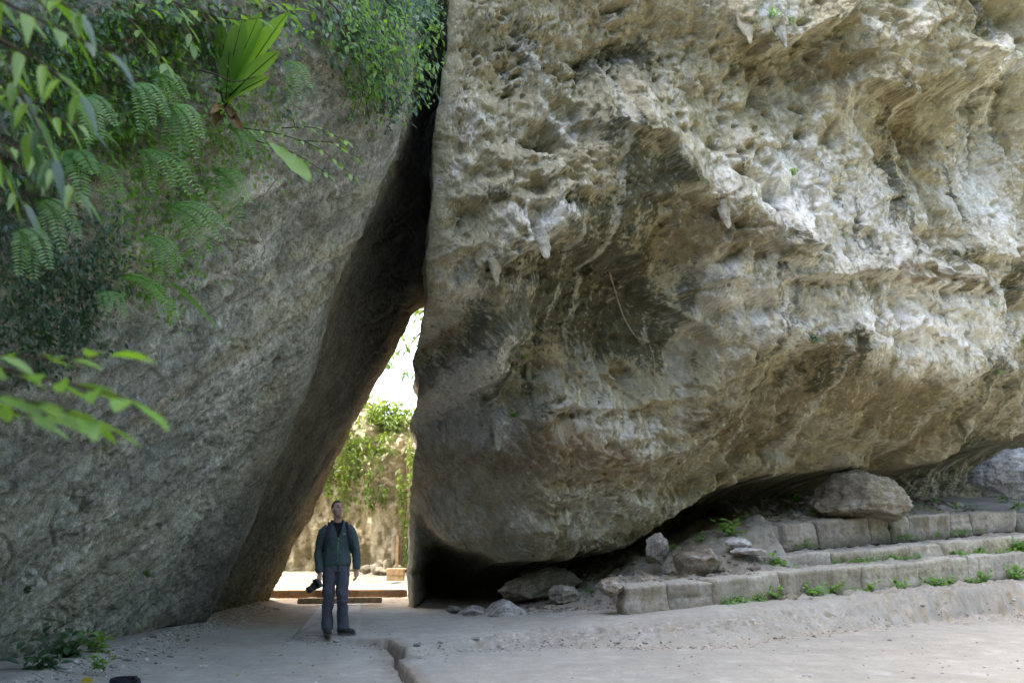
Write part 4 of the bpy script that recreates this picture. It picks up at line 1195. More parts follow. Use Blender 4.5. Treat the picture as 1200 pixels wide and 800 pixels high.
# ---- bird's nest fern: broad strap leaves from one rosette
bs = on_slab(258, 124, .05)
root = empty('nest_fern', bs)
Yb = bs.y
for k, (tx, ty, w, mat, tw) in enumerate([(243,8,20,'leaf_mid',.2),(258,28,24,'leaf_mid',-.2),(283,22,30,'leaf_mid',.25),(303,14,34,'leaf_bright',0),(334,14,38,'leaf_bright',-.3),(322,62,30,'leaf_mid',.2),(228,60,16,'leaf_dark',0),
        (310,92,22,'leaf_mid',.3),(238,40,18,'leaf_dark',.1),(268,60,26,'leaf_mid',0)]):
    b = bs + Vector((rnd.uniform(-.05, .05), -.03 * k * .3, rnd.uniform(-.03, .03)))
    tip = vpx(258 + (tx - 258) * 1.12, 124 + (ty - 124) * 1.08, Yb - .25 - .05 * (k % 3))
    L = (tip - b).length; s = Yb / FPX
    q = MB(); q.leaf(b, tip - b + Vector((0, 0, .08 * L)), Vector((tw, -1, .35)), L * 1.02, w * s * .78, 'strap', 14, .16, .10, .03, k * 1.3)
    lf = q.build('leaf', mat, root)
    q = MB(); d = unit(tip - b + Vector((0, 0, .08 * L)))
    c = [b + d * (L * .98 * i / 8) - UP * (.08 * L * 1.02 * (i / 8) ** 2) - Vector((0, .006, 0)) for i in range(9)]
    q.tube(c, [.007 - .0006 * i for i in range(9)], 4)
    mr_ = mesh_obj('midrib', [v - root.location for v in q.V], q.F, 'midrib_dark', lf)
for k in range(7):
    q = MB(); a = rnd.uniform(-1, 1)
    q.leaf(bs + jit(.06), Vector((a * .8, -.5, -rnd.uniform(.1, 1))), Vector((rnd.uniform(-.5, .5), -1, .3)), rnd.uniform(.18, .36), rnd.uniform(.05, .1), 'strap', 8, .3, .35, .12, k)
    q.build('dead_leaf', 'dead_leaf', root)
tag(root, 'large bird\'s nest fern with broad upright leaves growing high on the slab', 'fern')
q = MB(); b = vpx(316, 168, 8.2); t = vpx(366, 206, 8.0); q.leaf(b, t - b, Vector((.2, -1, .5)), (t - b).length, .13, 'strap', 12, .15, .1, .08)
o = mesh_obj('strap_leaf', q.V, q.F, 'leaf_bright'); tag(o, 'single wavy pale green strap leaf drooping below the nest fern', 'leaf')
q = MB(); b = on_slab(196, 330, .03); t = vpx(252, 386, b.y - .35); q.leaf(b, t - b + Vector((0, 0, .1)), Vector((.5, -.6, .8)), (t - b).length * 1.03, .075, 'lance', 10, .15, .1)
o = mesh_obj('strap_leaf', q.V, q.F, 'leaf_mid'); tag(o, 'long narrow dark green leaf sticking out from the bare slab', 'leaf')
q = MB(); b = on_slab(150, 155, .04); t = vpx(155, 172, b.y - .1); q.leaf(b, t - b, Vector((.2, -1, .1)), .13, .09, 'oval', 6)
o = mesh_obj('round_leaf', q.V, q.F, 'leaf_mid'); tag(o, 'small round pale leaf alone among the upper ferns', 'leaf')

# ---- sword ferns hanging from the slab
def fern(label, base_px, tips, pin, mat='leaf_fern', pairs=20, out=.3):
    b = on_slab(*base_px, .03)
    root = empty('sword_fern', b)
    for (tx, ty) in tips:
        tip = vpx(tx, ty, b.y - out * rnd.uniform(.6, 1.2))
        mid = (b + tip) / 2 + Vector((.04, -.05, .12 * (tip - b).length))
        c = curve([b, mid, tip], 12)
        q = MB(); q.tube(c, [.004 - .003 * i / len(c) for i in range(len(c))], 4)
        n = len(c)
        for i in range(pairs):
            f = .12 + .87 * i / pairs
            kf = f * (n - 1); i0 = min(int(kf), n - 2); p = c[i0].lerp(c[i0 + 1], kf - i0); t = unit(c[i0 + 1] - c[i0])
            nr = unit(Vector((.45, -.75, .6))); side = unit(t.cross(nr))
            ln = pin * math.sin(math.pi * (f * .86 + .12)) ** .6
            for s in (-1, 1):
                q.leaf(p, side * s + t * .35 + jit(.08), nr + jit(.2), ln * rnd.uniform(.88, 1.1), pin * .25, 'lance', 3, .1, .15)
        q.build('frond', mat, root)
    tag(root, label, 'fern', 'sword ferns on the slab')
fern('sword fern with a broad pale frond hanging at the left, near the blurred twig', (70,175), [(100,245),(112,205),(62,215)], .105)
fern('short light green fern tip between the left fern and the bare rock', (108,190), [(146,238),(128,250)], .06, 'leaf_bright', 16)
fern('dense sword fern hanging just left of the nest fern', (196,120), [(215,205),(232,190),(190,190),(240,165),(205,225)], .075)
fern('sword fern with several long fronds in the middle of the planted band', (160,172), [(225,232),(205,222),(242,236),(180,228)], .08)
fern('sword fern spreading pale fronds along the rim of bare rock', (190,238), [(250,302),(262,285),(232,310),(270,270)], .085)
fern('yellow-green sword fern fronds lowest on the slab', (135,322), [(208,380),(190,352),(212,372)], .085, 'leaf_bright')
fern('small dark curled fern just left of the yellow-green fronds', (115,340), [(128,368),(150,372),(118,362)], .06)
fern('small fern tuft at the upper rim beside the dead leaves', (236,215), [(282,228),(288,208),(262,240)], .07)
fern('sparse fern high between the blurred branch and the nest fern', (150,95), [(182,150),(165,160),(200,140)], .075, 'leaf_fern')
fern('thin fern fronds drooping over bare pitted rock near the dark ivy', (40,230), [(75,300),(58,290),(95,280)], .08, 'leaf_mid')
fern('long-fronded fern draping from the rim left of the hanging root', (246,195), [(285,262),(270,250),(296,240)], .075)
fern('bright young fern above the dense one near the nest fern', (175,85), [(210,135),(222,118),(190,140)], .07, 'leaf_bright')
fern('fern half hidden behind the blurred leaves, upper left', (85,110), [(120,165),(138,150),(105,172)], .085)
fern('fern hanging over the dark ivy near the left edge', (20,265), [(40,330),(60,318),(22,325)], .09, 'leaf_mid')
fern('slim fern just above the yellow-green fronds', (165,275), [(205,322),(215,310),(190,330)], .07, 'leaf_fern')
fern('fern between creeper curtain and nest fern', (330,70), [(352,118),(340,125),(366,105)], .07, 'leaf_mid')
fern('small fern under the twig of light leaves', (268,150), [(300,185),(312,172),(285,195)], .06)

# ---- leaf carpets on the slab: individual leaves nobody could count
den = XG2 * 0
Dv = np.stack([XG2, YG, ZG2 - CAMZ], -1)
cyv = -Dv[..., 1] * SP + Dv[..., 2] * CP; czv = Dv[..., 1] * CP + Dv[..., 2] * SP
PXG = 600 + FPX * XG2 / czv; PYG = 400 - FPX * cyv / czv
def region(lst, noise=.5, seed=0):
    w = np.zeros(PXG.shape, np.float32)
    for (x, y, rx, ry, a) in lst:
        w += a * np.exp(-(((PXG - x) / rx) ** 2 + ((PYG - y) / ry) ** 2))
    w = np.clip(w + noise * fbm(YG * 2.2, ZG * 2.2, 4, 801 + seed) - .15, 0, 1.5) * (w > .08)
    return w * YG / czv ** 2 * (PXG > -80) * (PYG > -60)
def carpet(name, label, reg, n, L, mat, seed, out=.05, droopv=.4, noise=.5):
    rs = np.random.RandomState(seed)
    w = region(reg, noise, seed).ravel().astype(np.float64); w /= w.sum()
    idx = rs.choice(len(w), n, p=w)
    X_, Y_, Z_ = XG2.ravel()[idx], YG.ravel()[idx], ZG2.ravel()[idx]
    q = MB()
    for x, y, z in zip(X_, Y_, Z_):
        o_ = rs.rand() ** 2 * out * 3
        b = Vector((x + .01 + o_, y - o_ * .3, z - o_ * .2))
        d = Vector((rs.uniform(-.2, .9), rs.uniform(-.9, .6), -droopv + rs.normal() * .55))
        nr = Vector((.6 + rs.normal() * .35, -.6 + rs.normal() * .35, .7 + rs.normal() * .35))
        l = L * rs.uniform(.55, 1.3)
        q.leaf(b, d, nr, l, l * rs.uniform(.38, .6), 'oval', 2, .1, .15)
    o = q.build(name, mat)
    tag(o, label, 'ivy', kind='stuff')
carpet('ivy', 'dark ivy covering the slab at the left edge', [(30,340,80,70,1.2),(20,260,60,50,.8),(90,330,40,50,.8),(60,400,60,30,.8),(10,200,40,60,.6),(120,300,30,40,.5)], 3800, .052, 'leaf_dark', 1, noise=.9)
carpet('ivy', 'fine green creeper along the planted band', [(200,200,70,100,.9),(150,120,90,80,.8),(90,60,90,60,.9),(60,160,60,60,.7),(170,320,40,40,.6),(290,150,60,40,.6),(230,60,90,50,.8)], 3600, .06, 'leaf_mid', 2, noise=.8)
carpet('ivy', 'fresh bright creeper leaves along the planted band', [(200,190,80,110,.9),(130,130,80,80,.8),(60,90,80,70,.8),(170,320,40,50,.7),(290,140,60,50,.7),(240,40,90,40,.8)], 1700, .065, 'leaf_bright', 12, noise=.8)
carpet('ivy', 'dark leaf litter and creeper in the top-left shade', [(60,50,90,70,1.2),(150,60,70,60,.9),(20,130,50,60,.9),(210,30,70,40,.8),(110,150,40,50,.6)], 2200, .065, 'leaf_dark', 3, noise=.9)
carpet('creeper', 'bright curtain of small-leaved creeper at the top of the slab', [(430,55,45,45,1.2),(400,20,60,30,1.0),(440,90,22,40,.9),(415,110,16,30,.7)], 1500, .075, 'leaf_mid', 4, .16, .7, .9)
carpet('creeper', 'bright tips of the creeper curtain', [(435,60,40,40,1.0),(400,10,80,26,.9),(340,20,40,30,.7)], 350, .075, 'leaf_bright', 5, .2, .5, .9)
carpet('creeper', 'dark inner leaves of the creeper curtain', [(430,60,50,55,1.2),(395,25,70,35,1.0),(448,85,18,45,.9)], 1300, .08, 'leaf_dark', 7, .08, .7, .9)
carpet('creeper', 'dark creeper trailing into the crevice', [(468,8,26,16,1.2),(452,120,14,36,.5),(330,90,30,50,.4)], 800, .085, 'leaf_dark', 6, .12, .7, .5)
for k, pts in enumerate([[(360,-10),(395,25),(425,60),(445,110)],[(400,-10),(430,30),(455,70),(470,110)],[(380,10),(400,50),(412,100),(420,140)],[(430,-10),(460,20),(485,45),(505,60)]]):
    q = MB(); c = curve([on_slab(px_, py_, .14) for px_, py_ in pts], 6); q.tube(c, [.009 - .0003 * i for i in range(len(c))], 5)
    tag(mesh_obj('vine_stem', q.V, q.F, 'twig'), ['brown vine stem through the left of the creeper curtain', 'brown vine stem through the middle of the creeper curtain', 'brown vine stem running down the curtain\'s outer edge', 'brown vine stem reaching the crevice at the top'][k], 'vine', 'stems in the creeper curtain')
# trailing strands under the curtain
def strands(label, lst, mat, L=.055, n=14):
    root = empty('trailing_vine', on_slab(*lst[0][0], .1))
    q, s = MB(), MB()
    for (p0, p1) in lst:
        a = on_slab(*p0, .12); b = vpx(p1[0], p1[1], a.y - .05)
        c = curve([a, (a + b) / 2 + Vector((.05, 0, .03)), b], 8)
        s.tube(c, [.0035] * len(c), 4)
        for k in range(n):
            p = c[rnd.randrange(len(c))] + jit(.03)
            q.leaf(p, Vector((rnd.uniform(-1, 1), -.5, -rnd.uniform(.1, 1))), Vector((rnd.uniform(-.3, .6), -1, .4)), L * rnd.uniform(.7, 1.3), L * .5, 'oval', 2)
    s.build('stem', 'twig', root); q.build('foliage', mat, root)
    tag(root, label, 'vine', 'trailing vines below the creeper curtain')
strands('dark trailing vine strands at the curtain\'s left side', [((400,95),(412,140)),((408,90),(420,128)),((392,90),(402,122))], 'leaf_mid')
strands('trailing vine strands hanging lowest below the creeper curtain', [((446,110),(452,158)),((455,105),(462,140)),((438,108),(444,134))], 'leaf_dark')
strands('short green vine strands just under the bright creeper', [((425,90),(430,118)),((432,92),(436,112))], 'leaf_bright')

# ---- bare roots and vines
def root_vine(name, label, pts, r, mat, cat='root'):
    q = MB(); c = curve(pts, 8); q.tube(c, [r * (1 - .5 * i / len(c)) for i in range(len(c))], 5)
    o = mesh_obj(name, q.V, q.F, mat); tag(o, label, cat)
root_vine('hanging_root', 'thin pale root hanging from the planted band onto bare slab', [on_slab(314,205,.12), vpx(308,235,on_slab(314,205).y - .1), vpx(304,265,on_slab(314,205).y - .1), vpx(310,290,on_slab(314,205).y - .05), on_slab(302,300,.05)], .008, 'pale_root')
root_vine('hanging_vine', 'long pale vine hanging across the dark hollow in the rock', [on_rock(710,320,.1), on_rock(714,345,.18), on_rock(722,372,.2), on_rock(738,395,.15), on_rock(752,400,.05)], .016, 'pale_root', 'vine')
root_vine('root_arch', 'small bare root arching out of the hollow\'s lower hole', [on_rock(735,443,.05), on_rock(742,430,.2), on_rock(752,427,.2), on_rock(760,436,.08)], .014, 'pale_root')
root_vine('thin_root', 'thin root dangling straight beside the small arching root', [on_rock(757,405,.1), on_rock(760,425,.16), on_rock(762,450,.1), on_rock(764,465,.05)], .010, 'pale_root')
root_vine('dry_stem', 'dry pale stem stuck out above the twig of light leaves', [vpx(350,128,8.5), vpx(368,124,8.4), vpx(385,118,8.3)], .007, 'pale_root', 'twig')
root_vine('dark_twig', 'dark bare twig crossing in front of the nest fern leaves', [vpx(232,82,7.6), vpx(255,88,7.5), vpx(275,96,7.5), vpx(300,90,7.4)], .008, 'twig', 'twig')
root_vine('crevice_root', 'thin pale root crossing the top of the dark crevice', [vpx(480,62,13), vpx(495,78,13), vpx(510,92,13)], .010, 'pale_root')
root_vine('flank_root', 'thin root running down the dark flank of the rock', [on_rock(520,490,.04), on_rock(522,510,.05), on_rock(519,530,.05), on_rock(521,550,.04)], .010, 'pale_root')

# ---- weeds on steps, rock and ground
def weed(label, p, size, n, mat, kind='sprig', group='weeds on and around the steps', name='weed'):
    root = empty(name, p)
    q, s = MB(), MB()
    for k in range(n):
        a = rnd.uniform(0, 6.28); hgt = size * rnd.uniform(.25, 1)
        t = p + Vector((math.cos(a) * size * rnd.uniform(.2, .9), math.sin(a) * size * .5 * rnd.uniform(.2, 1) - .02, hgt * (.9 if kind == 'sprig' else .35)))
        s.tube([p, (p + t) / 2 + Vector((0, 0, hgt * .2)), t], [.003, .002, .0012], 3)
        m = 4 if kind == 'sprig' else 3
        for j in range(m):
            b = p.lerp(t, .35 + .65 * (j + 1) / m)
            q.leaf(b, Vector((rnd.uniform(-1, 1), rnd.uniform(-1, .6), rnd.uniform(-.2, .7))), Vector((rnd.uniform(-.4, .4), -.6, 1)), size * rnd.uniform(.28, .5), size * rnd.uniform(.14, .26), 'oval', 3)
    s.build('stem', 'leaf_mid', root); q.build('foliage', mat, root)
    tag(root, label, 'weed', group)
def on_ground(px, py):
    d = ray(px, py)
    for t in np.arange(8, 24, .02):
        x, y, z = d[0] * t, d[1] * t, CAMZ + d[2] * t
        if z <= gz_fast(x, y): break
    return Vector((x, y, gz_fast(x, y)))
_gxs, _gys = xs_d, ys_d
def gz_fast(x, y):
    i = min(max(int(np.searchsorted(_gys, y)), 0), len(_gys) - 1); j = min(max(int(np.searchsorted(_gxs, x)), 0), len(_gxs) - 1)
    return float(GZ[i, j])
def front_of(line, bottom, px):
    xs = np.linspace(line[0, 0], line[-1, 0] + 2, 800); yy = np.interp(xs, line[:, 0], line[:, 1]); a = ray(px, 660)
    k = np.argmin(np.abs(xs / yy - a[0] / a[1])); return Vector((xs[k], yy[k] - .05, bottom(xs[k])))
for (px, sz, n, mt, lab) in [(905,.24,9,'leaf_mid','leafy weed in front of the brown block of the lowest course'),(948,.26,10,'leaf_fern','tall pale weed at the foot of the lowest course'),(975,.2,9,'leaf_mid','low weed just right of the tall pale weed'),
        (1018,.16,7,'leaf_bright','small weed at the joint in the middle of the lowest course'),(1052,.22,10,'leaf_fern','pale tangled weed in the middle of the lowest course'),(1088,.2,9,'leaf_mid','green weed between the tangled weed and the corner weed'),
        (1112,.16,8,'leaf_bright','short bright weed before the lowest course, far along'),(1150,.22,10,'leaf_mid','weed low in front of the last blocks'),(1182,.3,14,'leaf_mid','large weed clump at the right end of the lowest course'),(862,.12,6,'leaf_mid','tiny weed creeping by the second joint of the lowest course'),
        (885,.14,7,'leaf_mid','creeping weed left of the leafy weed on the brown block')]:
    weed(lab, front_of(B1F, fz(B1F, 2), px), sz, n, mt)
for (px, sz, n, mt, lab) in [(910,.24,10,'leaf_bright','bright weed at the left end of the middle course'),(1016,.1,5,'leaf_bright','tiny bright weed at the middle course, left of two'),(1043,.12,6,'leaf_bright','tiny bright weed at the middle course, right of two'),
        (1115,.12,7,'leaf_mid','creeping weed under the dark middle block'),(1150,.16,9,'leaf_mid','weed on the tread near the right end of the middle course'),(1190,.3,14,'leaf_mid','lush weed clump at the right end of the middle course')]:
    weed(lab, front_of(S2F, fz(B1T), px), sz, n, mt)
for (px, py, sz, n, mt, lab) in [(856,628,.3,14,'leaf_bright','bright weed patch on the earth slope above the brown stone'),(822,634,.18,6,'leaf_fern','pale broad-leaved weed on top of the brown stone'),(787,646,.14,6,'leaf_bright','small weed beside the pointed grey stone'),
        (932,590,.2,9,'leaf_mid','weed left of the big boulder in the overhang shade'),(955,602,.2,10,'leaf_bright','weed low at the big boulder\'s left foot'),(1095,590,.16,8,'leaf_mid','weed on the shelf between the two boulders'),
        (1120,596,.14,7,'leaf_bright','bright sprig on the shelf below the overhang'),(1075,580,.12,6,'leaf_dark','dark sprig behind the big boulder'),(1180,588,.26,12,'leaf_mid','weeds at the foot of the blue-grey boulder'),(1195,615,.22,10,'leaf_mid','weeds on the uppermost course at its right end'),
        (693,696,.12,6,'leaf_mid','small sprig near the broken stones'),(718,694,.1,5,'leaf_bright','tiny sprig on the broken stones'),(728,652,.1,5,'leaf_dark','dark sprig high on the slope near the rock'),(760,660,.12,6,'leaf_mid','sprig low on the slope left of the pointed stone'),
        (870,610,.16,7,'leaf_mid','sprig beside the ochre rock')]:
    weed(lab, on_ground(px, py), sz, n, mt)
for (px, py, sz, n, mt, lab) in [(902,24,.2,9,'leaf_bright','bright tuft growing among the white stalactites at the top'),(925,30,.16,6,'leaf_mid','second tuft among the white stalactites'),(927,206,.16,8,'leaf_bright','green tuft on the pale flowstone'),(822,217,.1,5,'leaf_bright','tiny tuft at the tip of the pale drip'),
        (612,422,.12,6,'leaf_bright','small tuft above the little stalactite'),(600,490,.14,7,'leaf_bright','tuft beside the white tongue of flowstone'),(988,277,.08,5,'leaf_mid','tiny tuft on the white wall'),(1163,440,.18,8,'leaf_mid','tuft at the right end of the white wall'),
        (1196,405,.3,10,'leaf_mid','tuft on the rock at the photo\'s right edge'),(1132,472,.22,9,'leaf_bright','tuft in the mossy streak low on the rock'),(950,402,.2,8,'leaf_dark','dark tuft in the mossy notch'),(922,452,.14,7,'leaf_mid','small tuft below the mossy notch'),
        (1110,196,.08,4,'leaf_mid','tiny tuft under the brown hollow'),(1165,360,.1,5,'leaf_mid','tiny tuft in the right dark streak')]:
    weed(lab, on_rock(px, py, .03), sz, n, mt, group='tufts on the rock face', name='tuft')
for (px, py, sz, n, mt, lab) in [(172,676,.12,6,'leaf_mid','small plant on the lower slab'),(152,676,.1,5,'leaf_mid','tiny plant on the lower slab left of the other'),(300,410,.06,4,'leaf_mid','tiny green speck plant high on the bare slab'),(200,470,.07,5,'leaf_dark','tiny plant in a pit of the bare slab'),(30,695,.12,6,'leaf_dark','dark sprig low at the slab\'s left edge')]:
    weed(lab, on_slab(px, py, .02), sz, n, mt, group='sprigs on the slab', name='sprig')
for (px, py, sz, n, mt, lab) in [(75,776,.34,16,'leaf_dark','dark leafy plant at the foot of the slab'),(110,770,.26,12,'leaf_mid','green plant at the slab foot beside the dark one'),(45,790,.3,12,'leaf_dark','dark plant in the bottom-left corner'),(122,786,.18,8,'leaf_mid','low broad-leaved plant on the gravel')]:
    p_ = at_z(px, py, .1); weed(lab, p_, sz, n, mt, group='plants at the foot of the slab', name='plant')

# fallen leaves
for k, (px, py, mt, sz, lab) in enumerate([(276,792,'leaf_yellow',.05,'fallen yellow leaf on the earth below the man'),(326,769,'leaf_mid',.06,'fallen green leaf on the earth in front of the man'),(350,778,'dead_leaf',.04,'fallen brown leaf near the green one')]):
    q = MB(); p = at_z(px, py, 0); p.z = gz(p.x, p.y) + .008; q.leaf(p, Vector((1, .4 * k - .3, .1)), UP, sz, sz * .6, 'oval', 4, .2, 0)
    tag(mesh_obj('fallen_leaf', q.V, q.F, mt), lab, 'leaf', 'fallen leaves')
q = MB(); rs = np.random.RandomState(4)
for k in range(420):
    u = rs.rand()
    if u < .5: x = rs.uniform(-1, 9); y = float(np.interp(x, L1B[:, 0], L1B[:, 1])) + rs.normal() * .15
    elif u < .75: x, y = rs.uniform(-4.2, 6), rs.uniform(9.3, 13)
    else: x, y = rs.uniform(.3, 9), rs.uniform(15.5, 18.5)
    q.leaf(Vector((x, y, gz_fast(x, y) + .012)), Vector((rs.normal(), rs.normal(), .1)), Vector((rs.normal() * .3, rs.normal() * .3, 1)), rs.uniform(.02, .05), rs.uniform(.01, .025), 'oval', 2)
tag(q.build('leaf_litter', 'dead_leaf'), 'scattered dry leaf crumbs on the ground', 'leaf litter', kind='stuff')
q = MB(); rs = np.random.RandomState(14)
def creep(line, bot, x0, x1, n, off):
    for k in range(n):
        c = rs.uniform(x0, x1); c = c + .12 * math.sin(c * 9)
        x = c + rs.normal() * .06
        if perlin(np.array([x * 1.3]), np.array([off * 3.1]), 5)[0] < -.05: continue
        y = float(np.interp(x, line[:, 0], line[:, 1])) - .03 - abs(rs.normal()) * .05
        q.leaf(Vector((x, y, bot(x) + abs(rs.normal()) * .045)), Vector((rs.normal(), -.6, rs.normal() * .5)), Vector((rs.normal() * .4, -.7, .9)), rs.uniform(.03, .075), rs.uniform(.02, .04), 'oval', 2)
creep(B1F, fz(B1F, 2), 3.0, 9.6, 1100, 1); creep(S2F, fz(B1T), 5.0, 9.8, 800, 2); creep(B2F, fz(B2B), 4.8, 9.8, 350, 3)
for k in range(700):
    x, y = rs.uniform(2.5, 9.6), 0
    y = float(np.interp(x, B2F[:, 0], B2F[:, 1])) + .4 + rs.rand() * 1.2 if x > 4.6 else rs.uniform(16.2, 18.2)
    if perlin(np.array([x * 1.5]), np.array([y * 1.5]), 8)[0] < .12: continue
    q.leaf(Vector((x, y, gz_fast(x, y) + .01 + abs(rs.normal()) * .03)), Vector((rs.normal(), rs.normal(), .4)), Vector((rs.normal() * .4, -.5, 1)), rs.uniform(.04, .09), rs.uniform(.025, .05), 'oval', 2)
tag(q.build('ground_cover', 'leaf_mid'), 'low creeping weeds along the step feet', 'weeds', kind='stuff')
print('plants', time.time() - T0)

# ================================================================== BEYOND THE PASSAGE
plain_material('timber', (.34, .25, .15), .85, grain=14, vary=.3)
plain_material('dark_timber', (.13, .085, .05), .9, grain=14, vary=.3)
def plank(name, label, p0, p1, w, h, mat, cat='plank', group=None):
    p0, p1 = Vector(p0), Vector(p1); L = (p1 - p0).length
    bm = bmesh.new(); bmesh.ops.create_cube(bm, size=1)
    bmesh.ops.scale(bm, vec=(L, w, h), verts=bm.verts); bmesh.ops.bevel(bm, geom=bm.edges[:], offset=min(w, h) * .12, segments=2, affect='EDGES')
    me = bpy.data.meshes.new(name); bm.to_mesh(me); bm.free(); me.materials.append(MATS[mat])
    o = link(bpy.data.objects.new(name, me)); o.location = (p0 + p1) / 2; d = p1 - p0
    o.rotation_euler = (0, -math.atan2(d.z, math.hypot(d.x, d.y)), math.atan2(d.y, d.x))
    tag(o, label, cat, group); return o
a, b = at_z(352, 702, .10), at_z(450, 699, .10)
plank('timber_beam', 'pale timber beam lying as a step edge behind the man', (a.x, 18.6, .09), (b.x + .05, 18.75, .10), .16, .10, 'timber')
a, b = at_z(318, 700, .1), at_z(484, 690, .1)
plank('timber_beam', 'dark timber sill across the far end of the passage', (-5.2, 20.3, .07), (-2.1, 20.5, .07), .2, .18, 'dark_timber')
plank('wooden_post', 'slim wooden post at the right of the passage exit', (-2.85, 25.2, .05), (-2.85, 25.2, 1.15), .07, .07, 'timber', 'post')
def crate():
    root = empty('wooden_box', (-2.75, 24.2, .1))
    for k in range(2):
        q = MB(); q.box(Vector((-2.75, 24.0, .17 + k * .13)), (.4, .03, .115)); q.build('board', 'timber', root, False)
    q = MB(); q.box(Vector((-2.75, 24.22, .37)), (.46, .44, .03)); q.build('lid', 'timber', root, False)
    q = MB(); q.box(Vector((-2.75, 24.25, .23)), (.36, .4, .25)); q.build('body', 'timber', root, False)
    tag(root, 'small wooden box on the sunlit ground by the passage exit', 'box')
crate()
root = empty('ruined_wall', (-4, 27.0, .1)); rs = np.random.RandomState(2)
for k, (px, w, h) in enumerate([(428, 13, 9), (441, 15, 13), (455, 12, 16), (467, 13, 10), (448, 12, 8)]):
    b_ = at_y(px, 672, 26.9); s_ = 26.9 / FPX
    Q, F, Cc = stone_geo((w * s_ * 1.2, .4, h * s_ * 1.2), 900 + k, sub=3, rough=.1, tone=(.16, .14, .095))
    o = mesh_obj('stone', Q, F, 'boulder_stone', root, Cc * .8); o.location = Vector((b_.x, 26.9 - .2 * (k == 4), .12 + h * s_ * .45)) - root.location
tag(root, 'low ruined wall of rough stones at the foot of the far cliff', 'wall')

def leaf_cloud(q, centre, rad, n, L, rs, flat=.7, gap=.0):
    """leaves in many small clumps through an uneven crown"""
    k = max(3, n // 30)
    cl = rs.normal(size=(k, 3)); cl /= np.linalg.norm(cl, axis=1)[:, None]; cl *= (rs.rand(k, 1) ** .4)
    for i in range(n):
        c = cl[i % k]
        p = Vector(centre) + Vector((c * np.array(rad)).tolist()) + Vector((rs.normal(size=3) * np.array(rad) * .16).tolist())
        q.leaf(p, Vector(rs.normal(size=3).tolist()) + Vector((0, 0, -.3)), Vector(rs.normal(size=3).tolist()) + Vector((0, -.3, .8)), L * rs.uniform(.6, 1.3), L * rs.uniform(.4, .65), 'oval', 2, .1, .2)
def shrub(label, base, centre, rad, n, L, mat, seed, name='shrub', cat='shrub', group=None, stems=5):
    rs = np.random.RandomState(seed); root = empty(name, base)
    q = MB(); leaf_cloud(q, centre, rad, n, L, rs); q.build('foliage', mat, root)
    s = MB()
    for k in range(stems):
        e = Vector(centre) + Vector((rs.normal(size=3) * np.array(rad) * .6).tolist())
        s.tube(curve([base, (Vector(base) + e) / 2 + Vector((rs.normal(size=3) * .1).tolist()), e], 5), list(np.linspace(.03, .008, 11)), 5)
    s.build('branches', 'twig', root); tag(root, label, cat, group)
def C_(px, py, y): return tuple(at_y(px, py, y))
shrub('bright hanging shrub on the left part of the far cliff', C_(418,500,28.6), C_(412,545,27.6), (.6, .4, 1.3), 850, .14, 'leaf_sun', 1, group='greenery on the far cliff')
shrub('tall green shrub on the far cliff\'s top, left side', C_(425,505,29.0), C_(432,492,28.9), (1.1, .7, .7), 1100, .15, 'leaf_sun', 2, group='greenery on the far cliff')
shrub('spreading creeper over the middle of the far cliff\'s rim', C_(450,520,28.8), C_(450,522,28.2), (1.1, .5, .4), 500, .13, 'leaf_sun', 16, group='greenery on the far cliff')
shrub('green shrub on the far cliff\'s top against the rock edge', C_(470,505,29.0), C_(470,492,28.8), (.9, .7, .7), 1000, .15, 'leaf_sun', 3, group='greenery on the far cliff')
shrub('narrow strip of creeper hanging down the far cliff by the rock edge', C_(478,520,28.0), C_(476,585,27.2), (.25, .3, 1.6), 500, .12, 'leaf_sun', 4, group='greenery on the far cliff')
shrub('leafy creeper hanging low on the far cliff above the man\'s shoulder', C_(445,540,28.2), C_(440,570,27.3), (.3, .3, .7), 260, .12, 'leaf_sun', 15, group='greenery on the far cliff')
shrub('small plant cluster behind the man\'s head on the far cliff', C_(392,560,27.8), C_(388,560,27.5), (.3, .3, .4), 220, .13, 'leaf_sun', 5, group='greenery on the far cliff')
def tree(label, base, top, crowns, seed, mat, L=.16):
    rs = np.random.RandomState(seed); root = empty('tree', base)
    q = MB(); t = curve([base, (Vector(base) + Vector(top)) / 2 + Vector((.3, 0, 0)), top], 8); q.tube(t, list(np.linspace(.2, .05, len(t))), 8)
    for (c, rad, n) in crowns:
        st_ = t[rs.randint(len(t) // 2, len(t))]; q.tube(curve([st_, (st_ + Vector(c)) / 2 + Vector((0, 0, .3)), c], 6), list(np.linspace(.06, .012, 13)), 5)
    q.build('trunk', 'twig', root)
    q = MB()
    for (c, rad, n) in crowns: leaf_cloud(q, c, rad, n, L, rs)
    q.build('crown', mat, root); tag(root, label, 'tree', 'trees beyond the passage')
tree('pale sunlit tree whose foliage fills the top of the passage gap', (-2.2, 33, 4), (-2.6, 32.5, 10), [(C_(478,385,32), (.9, 1, .9), 420), (C_(492,350,32), (1.2, 1, 1.0), 500), (C_(462,430,32), (.55, .6, .4), 90), (C_(482,430,32.5), (.3, .5, .6), 60), (C_(440,380,33), (.9, 1, 1.2), 380)], 7, 'leaf_sun')
tree('tree behind the far cliff showing just above its left shrubs', (-6.5, 34, 4), (-6.3, 34, 9), [(C_(400,470,34), (1.4, 1, 1.2), 500), (C_(380,430,34), (1.6, 1, 1.4), 600)], 8, 'leaf_sun')
tree('tall unseen tree added left of the clearing to shade it', (-10.5, 25, 0), (-10.8, 25, 9), [((-10, 24.5, 9.2), (3.6, 4.5, 2.6), 2600), ((-12, 27, 10.5), (3, 3, 2.2), 900)], 9, 'leaf_sun', .34)  # out of view, added to keep the sun off the clearing
print('beyond', time.time() - T0)

